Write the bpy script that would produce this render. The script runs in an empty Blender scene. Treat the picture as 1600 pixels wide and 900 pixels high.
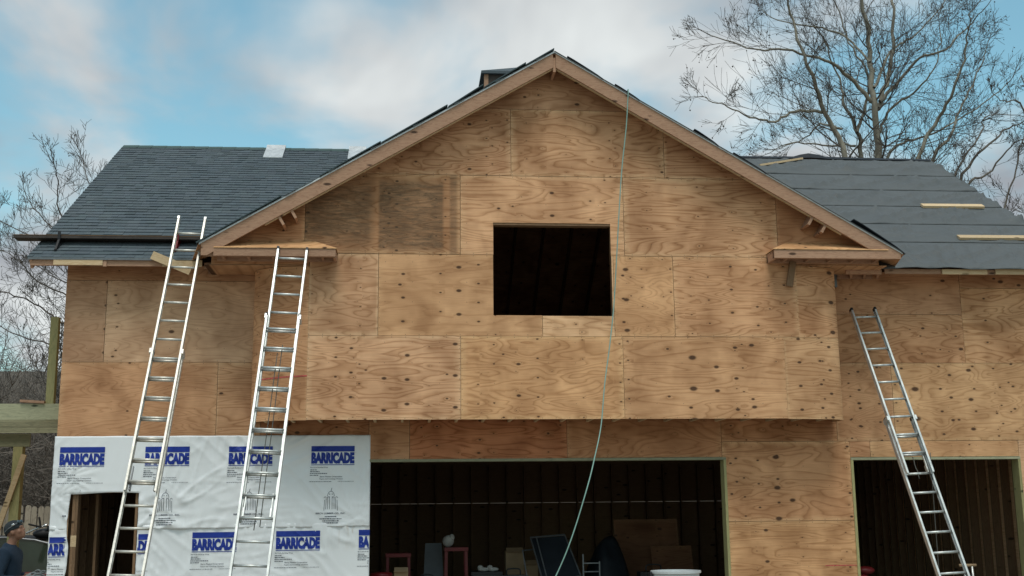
import bpy, math, random, json
from mathutils import Vector, Matrix, noise as mnoise
R = random.Random(7)
scene = bpy.context.scene
COL = scene.collection
# ---------------------------------------------------------------- camera
YAW, PITCH, ROLL = 0.092786, 0.19187, -0.010717
w = Vector((math.sin(YAW)*math.cos(PITCH), math.cos(YAW)*math.cos(PITCH), math.sin(PITCH)))
r = Vector((math.cos(YAW), -math.sin(YAW), 0)); u = r.cross(w)
r, u = math.cos(ROLL)*r+math.sin(ROLL)*u, -math.sin(ROLL)*r+math.cos(ROLL)*u
cam = bpy.data.cameras.new('camera'); camo = bpy.data.objects.new('camera', cam); COL.objects.link(camo)
camo.matrix_world = Matrix(((r.x, u.x, -w.x, -1.93), (r.y, u.y, -w.y, -17.883), (r.z, u.z, -w.z, 1.6), (0, 0, 0, 1)))
cam.sensor_width = 36; cam.lens = 36*1818.77/1600; cam.clip_end = 2000; cam.clip_start = .1
scene.camera = camo
# ---------------------------------------------------------------- sky and sun
SUN_EL, SUN_AZ = math.radians(64), math.radians(186)      # azimuth clockwise from +Y
world = bpy.data.worlds.new('World'); scene.world = world; world.use_nodes = True
wt = world.node_tree; wt.nodes.clear()
def wn(t, **kw):
    n = wt.nodes.new(t)
    for k, v in kw.items(): setattr(n, k, v)
    return n
sky = wn('ShaderNodeTexSky', sky_type='NISHITA', sun_disc=False, sun_elevation=SUN_EL, sun_rotation=SUN_AZ, air_density=1.0, dust_density=1.5, ozone_density=1.5)
tc = wn('ShaderNodeTexCoord'); sep = wn('ShaderNodeSeparateXYZ'); wt.links.new(tc.outputs['Generated'], sep.inputs[0])
zz = wn('ShaderNodeMath', operation='MAXIMUM'); wt.links.new(sep.outputs[2], zz.inputs[0]); zz.inputs[1].default_value = 0.0
za = wn('ShaderNodeMath', operation='ADD'); wt.links.new(zz.outputs[0], za.inputs[0]); za.inputs[1].default_value = .32
dv = wn('ShaderNodeVectorMath', operation='DIVIDE'); cb = wn('ShaderNodeCombineXYZ')
for i in range(3): wt.links.new(za.outputs[0], cb.inputs[i])
wt.links.new(tc.outputs['Generated'], dv.inputs[0]); wt.links.new(cb.outputs[0], dv.inputs[1])
mp = wn('ShaderNodeMapping'); wt.links.new(dv.outputs[0], mp.inputs[0]); mp.inputs['Location'].default_value = (5.35, 2.2, .4)
mp.inputs['Scale'].default_value = (1.0, .75, 1.9)
n1 = wn('ShaderNodeTexNoise'); wt.links.new(mp.outputs[0], n1.inputs['Vector'])
n1.inputs['Scale'].default_value = 3.4; n1.inputs['Detail'].default_value = 5; n1.inputs['Roughness'].default_value = .5; n1.inputs['Distortion'].default_value = .25
cr = wn('ShaderNodeValToRGB'); wt.links.new(n1.outputs[0], cr.inputs[0])
cr.color_ramp.elements[0].position = .36; cr.color_ramp.elements[1].position = .60; cr.color_ramp.interpolation = 'EASE'
n2 = wn('ShaderNodeTexNoise'); wt.links.new(mp.outputs[0], n2.inputs['Vector'])
n2.inputs['Scale'].default_value = 3.0; n2.inputs['Detail'].default_value = 4; n2.inputs['Distortion'].default_value = .3
cc = wn('ShaderNodeValToRGB'); wt.links.new(n2.outputs[0], cc.inputs[0])
e = cc.color_ramp.elements; e[0].position = .36; e[0].color = (2.9, 3.1, 3.4, 1); e[1].position = .64; e[1].color = (6.3, 6.6, 6.6, 1)
tint = wn('ShaderNodeMix', data_type='RGBA', blend_type='MULTIPLY'); tint.inputs['Factor'].default_value = 1
wt.links.new(sky.outputs[0], tint.inputs[6]); tint.inputs[7].default_value = (1.36, 1.78, 1.42, 1)
mx = wn('ShaderNodeMix', data_type='RGBA'); wt.links.new(cr.outputs[0], mx.inputs['Factor'])
wt.links.new(tint.outputs[2], mx.inputs[6]); wt.links.new(cc.outputs[0], mx.inputs[7])
bg = wn('ShaderNodeBackground'); wt.links.new(mx.outputs[2], bg.inputs[0]); bg.inputs[1].default_value = .1
ow = wn('ShaderNodeOutputWorld'); wt.links.new(bg.outputs[0], ow.inputs[0])
sd = bpy.data.lights.new('sun', 'SUN'); sd.energy = 1.5; sd.angle = math.radians(25); sd.color = (1, .95, .88)
so = bpy.data.objects.new('sun', sd); COL.objects.link(so); so.location = (-10, -30, 40)
sdir = Vector((math.sin(SUN_AZ)*math.cos(SUN_EL), math.cos(SUN_AZ)*math.cos(SUN_EL), math.sin(SUN_EL)))
so.rotation_euler = sdir.to_track_quat('Z', 'Y').to_euler()
vs = scene.view_settings; vs.view_transform = 'Standard'; vs.look = 'None'; vs.gamma = 1; vs.use_curve_mapping = False; vs.exposure = 0.28
# ---------------------------------------------------------------- materials
MATS = {}
class NT:
    def __init__(s, name):
        s.m = bpy.data.materials.new(name); s.m.use_nodes = True; s.t = s.m.node_tree
        s.b = s.t.nodes['Principled BSDF']; MATS[name] = s.m
    def n(s, typ, ins=None, **kw):
        nd = s.t.nodes.new('ShaderNode'+typ)
        for k, v in kw.items(): setattr(nd, k, v)
        for k, v in (ins or {}).items():
            if hasattr(v, 'is_output'): s.t.links.new(v, nd.inputs[k])
            else: nd.inputs[k].default_value = v
        return nd
    def math(s, op, a, b=0.0, c=0.0):
        return s.n('Math', {0: a, 1: b, 2: c}, operation=op).outputs[0]
    def ramp(s, f, stops, interp='LINEAR'):
        nd = s.n('ValToRGB', {0: f}); cr = nd.color_ramp; cr.interpolation = interp
        while len(cr.elements) < len(stops): cr.elements.new(.5)
        for el, (p, c) in zip(cr.elements, stops):
            el.position = p; el.color = c if len(c) == 4 else (*c, 1)
        return nd.outputs[0]
    def mix(s, f, a, b, blend='MIX'):
        nd = s.n('Mix', data_type='RGBA', blend_type=blend)
        for i, v in ((0, f), (6, a), (7, b)):
            if hasattr(v, 'is_output'): s.t.links.new(v, nd.inputs[i])
            else: nd.inputs[i].default_value = v if i == 0 else (*v[:3], 1)
        return nd.outputs[2]
    def set(s, **kw):
        for k, v in kw.items():
            k = k.replace('_', ' ')
            if hasattr(v, 'is_output'): s.t.links.new(v, s.b.inputs[k])
            else: s.b.inputs[k].default_value = (*v, 1) if isinstance(v, tuple) and len(v) == 3 else v
        return s
    def bump(s, h, strength=.3, dist=.01):
        s.t.links.new(s.n('Bump', {'Height': h, 'Strength': strength, 'Distance': dist}).outputs[0], s.b.inputs['Normal'])
def plain(name, col, rough=.7, var=.12, scale=6, metal=0, bump=0, stretch=(1, 1, 1), spec=.3):
    t = NT(name); co = t.n('TexCoord').outputs['Object']
    mpn = t.n('Mapping', {0: co, 'Scale': stretch}).outputs[0]
    nz = t.n('TexNoise', {'Vector': mpn, 'Scale': scale, 'Detail': 5, 'Roughness': .6}).outputs[0]
    lo = tuple(c*(1-var*1.6) for c in col); hi = tuple(min(1, c*(1+var*1.6)) for c in col)
    t.set(Base_Color=t.ramp(nz, [(.25, lo), (.75, hi)]), Roughness=rough, Metallic=metal, Specular_IOR_Level=spec)
    if bump: t.bump(nz, bump)
    return t.m
def ply(name, weather=False):
    t = NT(name); co = t.n('TexCoord').outputs['Object']; oi = t.n('ObjectInfo')
    seed = t.math('MULTIPLY', oi.outputs['Alpha'], 37.0)
    s3 = t.n('SeparateXYZ', {0: co}); X, Z = s3.outputs[0], s3.outputs[2]
    # knots: columns (rotary peel repeats a knot up the sheet)
    vary = t.math('FRACT', t.math('MULTIPLY', seed, 5.13))
    def knots(sc, per, off, keep, rad):
        keep = t.math('MULTIPLY', t.math('FRACT', t.math('ADD', vary, off*.37)), keep*2.1)
        wv = t.math('ADD', t.math('MULTIPLY', X, sc), t.math('ADD', seed, off))
        v = t.n('TexVoronoi', {'W': wv, 'Scale': 1.0, 'Randomness': .9}, voronoi_dimensions='1D')
        dx = t.math('DIVIDE', v.outputs['Distance'], sc*1.7)
        rc = t.n('SeparateColor', {0: v.outputs['Color']})
        ph = t.math('ADD', t.math('DIVIDE', Z, per), t.math('MULTIPLY', rc.outputs[0], 9.0))
        dz = t.math('MULTIPLY', t.math('ABSOLUTE', t.math('SUBTRACT', t.math('FRACT', ph), .5)), per)
        d = t.math('SQRT', t.math('ADD', t.math('MULTIPLY', dx, dx), t.math('MULTIPLY', dz, dz)))
        rnd = t.n('TexWhiteNoise', {'W': t.math('ADD', t.math('FLOOR', ph), t.math('MULTIPLY', rc.outputs[1], 50.0))}, noise_dimensions='1D').outputs[0]
        on = t.math('MULTIPLY', t.math('LESS_THAN', rc.outputs[2], keep), t.math('GREATER_THAN', rnd, .18))
        rr = t.math('MULTIPLY', t.math('ADD', t.math('MULTIPLY', rc.outputs[1], .95), .4), t.math('MULTIPLY', t.math('ADD', .75, t.math('MULTIPLY', vary, .6)), rad))
        core = t.math('MULTIPLY', on, t.n('MapRange', {0: t.math('DIVIDE', d, rr), 1: 1.15, 2: .65, 3: 0.0, 4: 1.0}).outputs[0])
        infl = t.math('MULTIPLY', on, t.math('EXPONENT', t.math('DIVIDE', d, -.034)))
        return core, infl
    k1, i1 = knots(3.2, .36, 0.0, .30, .017)
    k2, i2 = knots(1.9, .47, 19.3, .25, .025)
    k3, i3 = knots(5.0, .29, 41.7, .34, .010)
    core = t.math('MAXIMUM', t.math('MAXIMUM', k1, k2), k3); infl = t.math('ADD', t.math('ADD', i1, i2), i3)
    v = t.n('CombineXYZ', {0: t.math('ADD', t.math('MULTIPLY', X, t.math('ADD', .34, t.math('MULTIPLY', t.math('FRACT', t.math('MULTIPLY', seed, 3.3)), .4))), t.math('MULTIPLY', seed, 3.1)), 1: seed, 2: t.math('MULTIPLY', Z, 3.0)}).outputs[0]
    nz = t.n('TexNoise', {'Vector': v, 'Scale': 1.25, 'Detail': 1.8, 'Roughness': .42, 'Distortion': .5}).outputs[0]
    g = t.math('ADD', t.math('MULTIPLY', nz, t.math('ADD', 9.0, t.math('MULTIPLY', t.math('FRACT', t.math('MULTIPLY', seed, 1.7)), 10.0))), t.math('MULTIPLY', infl, .9))
    fr = t.math('FRACT', g)
    band = t.ramp(fr, [(0, (.56, .46, .37)), (.09, (.9, .86, .82)), (.28, (1.06, 1.06, 1.06)), (.66, (.99, .97, .95)), (.88, (.76, .68, .6)), (1, (.52, .42, .33))])
    fine = t.n('TexNoise', {'Vector': t.n('CombineXYZ', {0: t.math('MULTIPLY', X, 5.0), 1: seed, 2: t.math('MULTIPLY', Z, 90.0)}).outputs[0], 'Scale': 1.0, 'Detail': 3}).outputs[0]
    blot = t.n('TexNoise', {'Vector': co, 'Scale': 1.6, 'Detail': 3, 'Distortion': .4}).outputs[0]
    base = t.mix(t.n('MapRange', {0: blot, 1: .3, 2: .7}).outputs[0], (.41, .238, .138), (.71, .46, .292))
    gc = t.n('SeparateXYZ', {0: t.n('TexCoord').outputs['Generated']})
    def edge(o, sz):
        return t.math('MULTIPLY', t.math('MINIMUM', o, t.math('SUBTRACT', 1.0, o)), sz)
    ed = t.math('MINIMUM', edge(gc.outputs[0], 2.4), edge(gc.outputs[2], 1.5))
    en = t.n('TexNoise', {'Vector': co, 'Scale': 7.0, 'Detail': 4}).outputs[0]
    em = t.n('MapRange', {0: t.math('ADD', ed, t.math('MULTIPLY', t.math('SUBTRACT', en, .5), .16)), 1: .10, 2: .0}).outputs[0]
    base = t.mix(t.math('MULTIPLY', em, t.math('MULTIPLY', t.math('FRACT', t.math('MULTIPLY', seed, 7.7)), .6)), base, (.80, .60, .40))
    c = t.mix(1.0, base, oi.outputs['Color'], 'MULTIPLY')
    c = t.mix(t.math('ADD', .36, t.math('MULTIPLY', t.math('FRACT', t.math('MULTIPLY', seed, 2.3)), .5)), c, band, 'MULTIPLY')
    c = t.mix(.35, c, t.ramp(fine, [(.3, (.7, .68, .66)), (.7, (1.1, 1.1, 1.1))]), 'MULTIPLY')
    c = t.mix(t.math('MINIMUM', t.math('MULTIPLY', infl, .35), .5), c, (.30, .15, .07))
    c = t.mix(t.math('MULTIPLY', core, .88), c, (.045, .022, .014))
    def dots(a, b, r_):
        return t.math('LESS_THAN', t.math('ADD', t.math('MULTIPLY', a, a), t.math('MULTIPLY', b, b)), r_*r_)
    def rep(v, p): return t.math('MULTIPLY', t.math('ABSOLUTE', t.math('SUBTRACT', t.math('FRACT', t.math('DIVIDE', v, p)), .5)), p)
    nail = t.math('MAXIMUM', dots(t.math('SUBTRACT', edge(gc.outputs[0], 2.4), .016), rep(Z, .152), .0065), t.math('MAXIMUM', dots(t.math('SUBTRACT', edge(gc.outputs[2], 1.22), .016), rep(X, .203), .0065), dots(rep(X, .4064), rep(Z, .305), .006)))
    c = t.mix(t.math('MULTIPLY', nail, .6), c, (.07, .055, .045))
    if weather:
        st = t.n('TexNoise', {'Vector': t.n('Mapping', {0: co, 'Scale': (1.6, 1, 9)}).outputs[0], 'Scale': 2.6, 'Detail': 9, 'Roughness': .8, 'Distortion': .8}).outputs[0]
        def inside(v, a, b, s):
            return t.math('MULTIPLY', t.n('MapRange', {0: v, 1: a-s, 2: a+s}).outputs[0], t.n('MapRange', {0: v, 1: b+s, 2: b-s}).outputs[0])
        a1 = t.math('ADD', t.math('MULTIPLY', inside(X, -2.34, -1.37, .02), inside(Z, 5.52, 6.58, .06)), t.math('MULTIPLY', inside(X, -3.5, -2.44, .06), inside(Z, 5.6, 6.6, .2)))
        a2 = t.math('MULTIPLY', inside(X, -1.27, -1.16, .02), .7)
        m = t.math('MULTIPLY', t.math('MINIMUM', t.math('ADD', a1, a2), 1.0), t.n('MapRange', {0: st, 1: .34, 2: .62, 3: .12, 4: .88}).outputs[0])
        c = t.mix(m, c, (.095, .066, .042))
    t.set(Base_Color=c, Roughness=.78, Specular_IOR_Level=.2)
    t.bump(t.math('ADD', t.math('MULTIPLY', fr, .4), fine), .12, .004)
    return t.m
def lumber(name, col, dark, sc=(1.2, 9, 9)):
    t = NT(name); co = t.n('TexCoord').outputs['Object']; oi = t.n('ObjectInfo')
    ofs = t.n('CombineXYZ', {0: t.math('MULTIPLY', oi.outputs['Random'], 40.0), 1: oi.outputs['Random'], 2: t.math('MULTIPLY', oi.outputs['Random'], 13.0)}).outputs[0]
    p = t.n('VectorMath', {0: co, 1: ofs}, operation='ADD').outputs[0]
    q = t.n('Mapping', {0: p, 'Scale': sc}).outputs[0]
    nz = t.n('TexNoise', {'Vector': q, 'Scale': 2.2, 'Detail': 4, 'Distortion': .3}).outputs[0]
    fr = t.math('FRACT', t.math('MULTIPLY', nz, 7.0))
    kn = t.n('TexVoronoi', {'Vector': t.n('Mapping', {0: p, 'Scale': (2.2, 6, 6)}).outputs[0], 'Scale': 1.0}).outputs['Distance']
    c = t.ramp(fr, [(0, dark), (.25, col), (.8, tuple(x*.9 for x in col)), (1, dark)])
    c = t.mix(t.n('MapRange', {0: kn, 1: .16, 2: .09}).outputs[0], c, tuple(x*.25 for x in dark))
    tone = t.math('ADD', .8, t.math('MULTIPLY', oi.outputs['Random'], .35))
    c = t.mix(1.0, c, t.n('CombineColor', {0: tone, 1: tone, 2: tone}).outputs[0], 'MULTIPLY')
    t.set(Base_Color=c, Roughness=.75, Specular_IOR_Level=.2); t.bump(nz, .15, .004)
    return t.m
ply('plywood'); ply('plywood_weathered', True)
lumber('fir', (.44, .265, .175), (.33, .185, .12)); lumber('pine', (.60, .45, .28), (.5, .35, .2)); lumber('treated', (.33, .325, .215), (.235, .24, .16))
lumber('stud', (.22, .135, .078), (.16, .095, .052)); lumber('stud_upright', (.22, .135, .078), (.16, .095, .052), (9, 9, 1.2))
lumber('treated_upright', (.36, .33, .16), (.25, .245, .12), (9, 9, 1.2)); lumber('fence_wood', (.33, .285, .225), (.2, .17, .135), (9, 9, 1.0))
# shingles: a tone per tab comes from the mesh attribute, granules from noise
t = NT('shingle'); co = t.n('TexCoord').outputs['Object']; at = t.n('Attribute', attribute_name='tone').outputs['Color']
g = t.n('TexNoise', {'Vector': co, 'Scale': 260.0, 'Detail': 2}).outputs[0]; pa = t.n('TexNoise', {'Vector': co, 'Scale': .8, 'Detail': 3}).outputs[0]
c = t.mix(1.0, t.mix(pa, (.066, .084, .098), (.10, .122, .136)), at, 'MULTIPLY')
c = t.mix(.5, c, t.ramp(g, [(.3, (.55, .55, .55)), (.7, (1.4, 1.4, 1.4))]), 'MULTIPLY')
t.set(Base_Color=c, Roughness=.92, Specular_IOR_Level=.25); t.bump(g, .4, .003)
t = NT('underlayment'); co = t.n('TexCoord').outputs['Object']
pa = t.n('TexNoise', {'Vector': co, 'Scale': 1.3, 'Detail': 5}).outputs[0]; g = t.n('TexNoise', {'Vector': co, 'Scale': 60.0, 'Detail': 3}).outputs[0]
t.set(Base_Color=t.mix(pa, (.068, .077, .081), (.10, .109, .113)), Roughness=.62, Specular_IOR_Level=.4); t.bump(g, .15, .003)
t = NT('wrap'); co = t.n('TexCoord').outputs['Object']; s3 = t.n('SeparateXYZ', {0: co})
pa = t.n('TexNoise', {'Vector': co, 'Scale': 1.1, 'Detail': 4}).outputs[0]
we = t.n('TexNoise', {'Vector': t.n('Mapping', {0: co, 'Scale': (90, 1, 90)}).outputs[0], 'Scale': 1.0, 'Detail': 2}).outputs[0]
c = t.mix(pa, (.70, .72, .75), (.82, .835, .855))
ru = t.n('TexNoise', {'Vector': t.n('Mapping', {0: co, 'Scale': (9, 1, 2.6)}).outputs[0], 'Scale': 1.3, 'Detail': 5}).outputs[0]
ma = t.math('MULTIPLY', t.n('MapRange', {0: s3.outputs[0], 1: -3.2, 2: -2.7}).outputs[0], t.math('MULTIPLY', t.n('MapRange', {0: s3.outputs[2], 1: 1.05, 2: 1.40}).outputs[0], t.n('MapRange', {0: s3.outputs[2], 1: 1.47, 2: 1.44}).outputs[0]))
c = t.mix(t.math('MULTIPLY', ma, t.n('MapRange', {0: ru, 1: .5, 2: .72, 3: 0.0, 4: .75}).outputs[0]), c, (.38, .25, .13))
t.set(Base_Color=c, Roughness=.42, Specular_IOR_Level=.45); t.bump(we, .06, .002)
plain('print_blue', (.012, .035, .27), .45, .1, 9); plain('print_black', (.05, .06, .09), .5, .1); plain('print_white', (.72, .72, .74), .45, .05)
plain('drip_edge', (.55, .56, .56), .4, .08, 8, .4); plain('galvanised', (.62, .64, .65), .42, .15, 9, .55, .05)
plain('aluminium', (.58, .60, .59), .42, .2, 14, .65, .04, (1, 1, .4)); plain('aluminium_worn', (.60, .58, .53), .45, .16, 18, .6, .05)
plain('black_plastic', (.018, .018, .02), .5, .2); plain('black_rubber', (.022, .022, .022), .8, .2); plain('rope', (.10, .10, .09), .9, .2, 60)
plain('hose_green', (.20, .34, .30), .45, .08); plain('red_paint', (.13, .010, .012), .4, .15); plain('red_chalk', (.45, .09, .08), .9, .3, 30)
plain('plank_dark', (.055, .045, .04), .8, .2, 6); plain('steel_dark', (.16, .17, .18), .4, .15, 9, .6); plain('white_plastic', (.50, .53, .54), .4, .05); plain('grey_plastic', (.10, .11, .12), .5, .1)
plain('cardboard', (.36, .25, .15), .85, .1); plain('white_cloth', (.34, .33, .31), .9, .12, 12); plain('tarp_dark', (.012, .016, .022), .6, .2, 4, 0, .3)
plain('concrete', (.13, .125, .115), .85, .15, 3, 0, .2); plain('bark_pale', (.20, .185, .15), .9, .3, 5, 0, .5, (1, 1, .4)); plain('bark_dark', (.13, .112, .095), .95, .25, 7, 0, .5)
plain('bark_left', (.115, .095, .082), .95, .25, 7, 0, .4); plain('twig', (.085, .074, .064), .95, .2, 8); plain('thicket', (.155, .132, .112), .95, .35, .5); plain('dead_leaf', (.055, .04, .03), .9, .3, 20)
plain('skin', (.21, .105, .068), .5, .08, 20, 0, .03); plain('knit_blue', (.010, .022, .040), .9, .15, 60, 0, .3); plain('cap_black', (.02, .026, .03), .85, .2, 30)
plain('denim', (.05, .07, .11), .85, .15, 30); plain('glove_grey', (.15, .165, .17), .8, .2, 40); plain('boot', (.12, .075, .04), .7, .2); plain('lens_dark', (.02, .05, .07), .08, .05, 5, 0, 0, (1, 1, 1), .8)
plain('car_red', (.25, .015, .02), .25, .06, 3, 0, 0, (1, 1, 1), .6); plain('car_glass', (.028, .045, .034), .06, .2, 2, 0, 0, (1, 1, 1), .8); plain('chrome', (.6, .6, .6), .2, .05, 5, .9)
t = NT('ground'); co = t.n('TexCoord').outputs['Object']
a = t.n('TexNoise', {'Vector': co, 'Scale': .35, 'Detail': 6}).outputs[0]; b = t.n('TexNoise', {'Vector': co, 'Scale': 7.0, 'Detail': 6}).outputs[0]
yy = t.n('SeparateXYZ', {0: co}).outputs[1]; far = t.n('MapRange', {0: t.math('ADD', yy, t.math('MULTIPLY', a, 4.0)), 1: 10.0, 2: 14.0}).outputs[0]   # gravel yard in front, leaf litter in the woods
t.set(Base_Color=t.mix(far, t.mix(b, t.mix(a, (.24, .205, .16), (.33, .295, .245)), (.28, .245, .195)), t.mix(b, (.05, .04, .03), (.11, .088, .066))), Roughness=.95); t.bump(b, .6, .05)
# ---------------------------------------------------------------- builders
class MB:
    def __init__(s): s.v = []; s.f = []
    def add(s, vs, fs):
        o = len(s.v); s.v += [tuple(p) for p in vs]; s.f += [tuple(i+o for i in f) for f in fs]; return s
    def box(s, a, b):
        (x0, y0, z0), (x1, y1, z1) = a, b
        return s.add([(x0,y0,z0),(x1,y0,z0),(x1,y1,z0),(x0,y1,z0),(x0,y0,z1),(x1,y0,z1),(x1,y1,z1),(x0,y1,z1)],
                     [(3,2,1,0),(4,5,6,7),(0,1,5,4),(1,2,6,5),(2,3,7,6),(3,0,4,7)])
    def obox(s, c, ax, h):                      # centre, three axes, half sizes
        c = Vector(c); A = [Vector(a).normalized()*k for a, k in zip(ax, h)]
        P = [c+A[0]*i+A[1]*j+A[2]*k for k in (-1, 1) for i, j in ((-1,-1),(1,-1),(1,1),(-1,1))]
        return s.add(P, [(3,2,1,0),(4,5,6,7),(0,1,5,4),(1,2,6,5),(2,3,7,6),(3,0,4,7)])
    def beam(s, p, q, wd, ht, up=(0, 0, 1)):     # board from p to q, width sideways, height along up
        p, q = Vector(p), Vector(q); d = (q-p).normalized(); sd = d.cross(Vector(up)).normalized(); uu = sd.cross(d)
        return s.obox((p+q)/2, (d, sd, uu), ((q-p).length/2, wd/2, ht/2))
    def prism(s, poly, y0, y1):                  # polygon in X,Z between two depths
        n = len(poly)
        vs = [(x, y0, z) for x, z in poly]+[(x, y1, z) for x, z in poly]
        fs = [tuple(range(n)), tuple(range(2*n-1, n-1, -1))]+[(i, i+n, (i+1) % n+n, (i+1) % n) for i in range(n)]
        return s.add(vs, fs)
    def tube(s, pts, rad, n=8, caps=True):
        pts = [Vector(p) for p in pts]; m = len(pts)
        rad = rad if isinstance(rad, (list, tuple)) else [rad]*m
        o = len(s.v); t0 = (pts[1]-pts[0]).normalized()
        a = t0.orthogonal().normalized()
        for i, p in enumerate(pts):
            t = (pts[min(i+1, m-1)]-pts[max(i-1, 0)]).normalized()
            a = (a-t*a.dot(t)); a = a.normalized() if a.length > 1e-6 else t.orthogonal().normalized()
            b = t.cross(a)
            for k in range(n):
                an = 2*math.pi*k/n; s.v.append(tuple(p+(a*math.cos(an)+b*math.sin(an))*rad[i]))
        for i in range(m-1):
            for k in range(n):
                k2 = (k+1) % n; s.f.append((o+i*n+k, o+i*n+k2, o+(i+1)*n+k2, o+(i+1)*n+k))
        if caps: s.f.append(tuple(o+k for k in range(n-1, -1, -1))); s.f.append(tuple(o+(m-1)*n+k for k in range(n)))
        return s
    def ball(s, c, rad, nu=12, nv=8, ax=None):
        c = Vector(c); rad = rad if isinstance(rad, (list, tuple)) else (rad,)*3; ax = ax or Matrix.Identity(3); o = len(s.v)
        for j in range(nv+1):
            ph = math.pi*j/nv
            for i in range(nu):
                th = 2*math.pi*i/nu
                s.v.append(tuple(c+ax @ Vector((rad[0]*math.sin(ph)*math.cos(th), rad[1]*math.sin(ph)*math.sin(th), rad[2]*math.cos(ph)))))
        for j in range(nv):
            for i in range(nu):
                i2 = (i+1) % nu; s.f.append((o+j*nu+i, o+(j+1)*nu+i, o+(j+1)*nu+i2, o+j*nu+i2))
        return s
    def lathe(s, c, prof, n=20):                 # (radius, z) profile round a vertical axis
        c = Vector(c); o = len(s.v); m = len(prof)
        for rr, z in prof:
            for k in range(n):
                an = 2*math.pi*k/n; s.v.append((c.x+rr*math.cos(an), c.y+rr*math.sin(an), c.z+z))
        for i in range(m-1):
            for k in range(n):
                k2 = (k+1) % n; s.f.append((o+i*n+k, o+i*n+k2, o+(i+1)*n+k2, o+(i+1)*n+k))
        return s
    def mesh(s, name, mat, smooth=False):
        me = bpy.data.meshes.new(name); me.from_pydata(s.v, [], s.f); me.materials.append(MATS[mat])
        if smooth:
            for p in me.polygons: p.use_smooth = True
        return me
    def build(s, name, mat, parent=None, smooth=False, color=None):
        return link(name, s.mesh(name, mat, smooth), parent, color)
def link(name, me, parent=None, color=None):
    o = bpy.data.objects.new(name, me); COL.objects.link(o)
    if parent is not None:
        o.parent = parent; o.matrix_parent_inverse = parent.matrix_basis.inverted()
    if color: o.color = color
    return o
def tag(o, label=None, cat=None, group=None, kind=None):
    for k, v in (('label', label), ('category', cat), ('group', group), ('kind', kind)):
        if v: o[k] = v
    return o
def thing(name, label, cat, loc=(0, 0, 0), group=None):
    o = bpy.data.objects.new(name, None); COL.objects.link(o); o.location = loc; o.empty_display_size = .2
    return tag(o, label, cat, group)
def clip(poly, a, b, c):                         # keep a*x+b*z<=c
    out = []
    for i in range(len(poly)):
        p, q = poly[i], poly[(i+1) % len(poly)]; dp, dq = a*p[0]+b*p[1]-c, a*q[0]+b*q[1]-c
        if dp <= 0: out.append(p)
        if (dp < 0 < dq) or (dq < 0 < dp):
            k = dp/(dp-dq); out.append((p[0]+(q[0]-p[0])*k, p[1]+(q[1]-p[1])*k))
    return out
# ---------------------------------------------------------------- ground
GZ = -.16
m = MB(); NX = 60
def gz(x, y):
    return GZ-.02+max(0, y-14)*.11*min(1, max(0, (y-14)/25))+max(0, min(y, 55)-27)*.22+.05*mnoise.noise(Vector((x*.2, y*.2, 0)))
xs = [-600, -200, -90]+[-60+3*i for i in range(41)]+[90, 200, 600]; ys = [-300, -90, -40]+[-30+2.5*i for i in range(33)]+[60, 75, 100, 180, 600]
m.v = [(x, y, gz(x, min(y, 75)) if abs(x) < 95 else gz(0, min(y, 75))) for y in ys for x in xs]; nx = len(xs)
m.f = [(j*nx+i, j*nx+i+1, (j+1)*nx+i+1, (j+1)*nx+i) for j in range(len(ys)-1) for i in range(nx-1)]
tag(m.build('ground', 'ground', smooth=True), kind='structure')
# ---------------------------------------------------------------- the house
house = thing('house', 'unfinished plywood sided house with a front gable, two garage openings and dark roof', 'house', (0, 0, 0))
BAY, RAKE = -.72, -1.10                           # front of the cantilevered gable wall; front of the rake boards
AX, AZ, GS = .325, 8.62, .588                     # gable apex and slope
EY, EZ, RY, RZ = -.46, 5.414, 4.77, 8.82          # main eave and ridge
MS = (RZ-EZ)/(RY-EY); XL, XR = -7.50, 9.03
def roofz(y): return EZ+MS*(y-EY)
def gabz(x): return AZ-GS*abs(x-AX)
MB().box((-7.0, .02, -.1), (8.5, 9.3, 0)).build('floor_slab', 'concrete', house)
TONES = [(1, 1, 1), (1.04, 1.0, .95), (.95, .93, .92), (1.06, 1.03, 1.0), (.93, .96, .98), (1.0, .95, .9)]
seedn = [0]
def sheet(poly, y, tone=None, mat='plywood', th=.012, seed=None, name='plywood_sheet'):
    if len(poly) == 2: (x0, z0), (x1, z1) = poly; poly = [(x0, z0), (x1, z0), (x1, z1), (x0, z1)]
    # shrink for the joint
    cx = sum(p[0] for p in poly)/len(poly); cz = sum(p[1] for p in poly)/len(poly); g = .003
    poly = [(x-g*(1 if x > cx else -1), z-g*(1 if z > cz else -1)) for x, z in poly]
    seedn[0] += 1; tn = tuple(c**1.5*q for c, q in zip(tone or R.choice(TONES), (lambda k: (k, k, k))(R.uniform(.93, 1.05)))); jit = R.uniform(-.004, .004)
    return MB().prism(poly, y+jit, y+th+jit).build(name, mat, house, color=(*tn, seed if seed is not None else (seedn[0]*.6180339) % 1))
RED = (.80, .66, .58); REDL = (.93, .82, .74); WARM = (1.02, .9, .78); PALE = (1.14, 1.12, 1.06); DULL = (.86, .84, .84)
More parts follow.
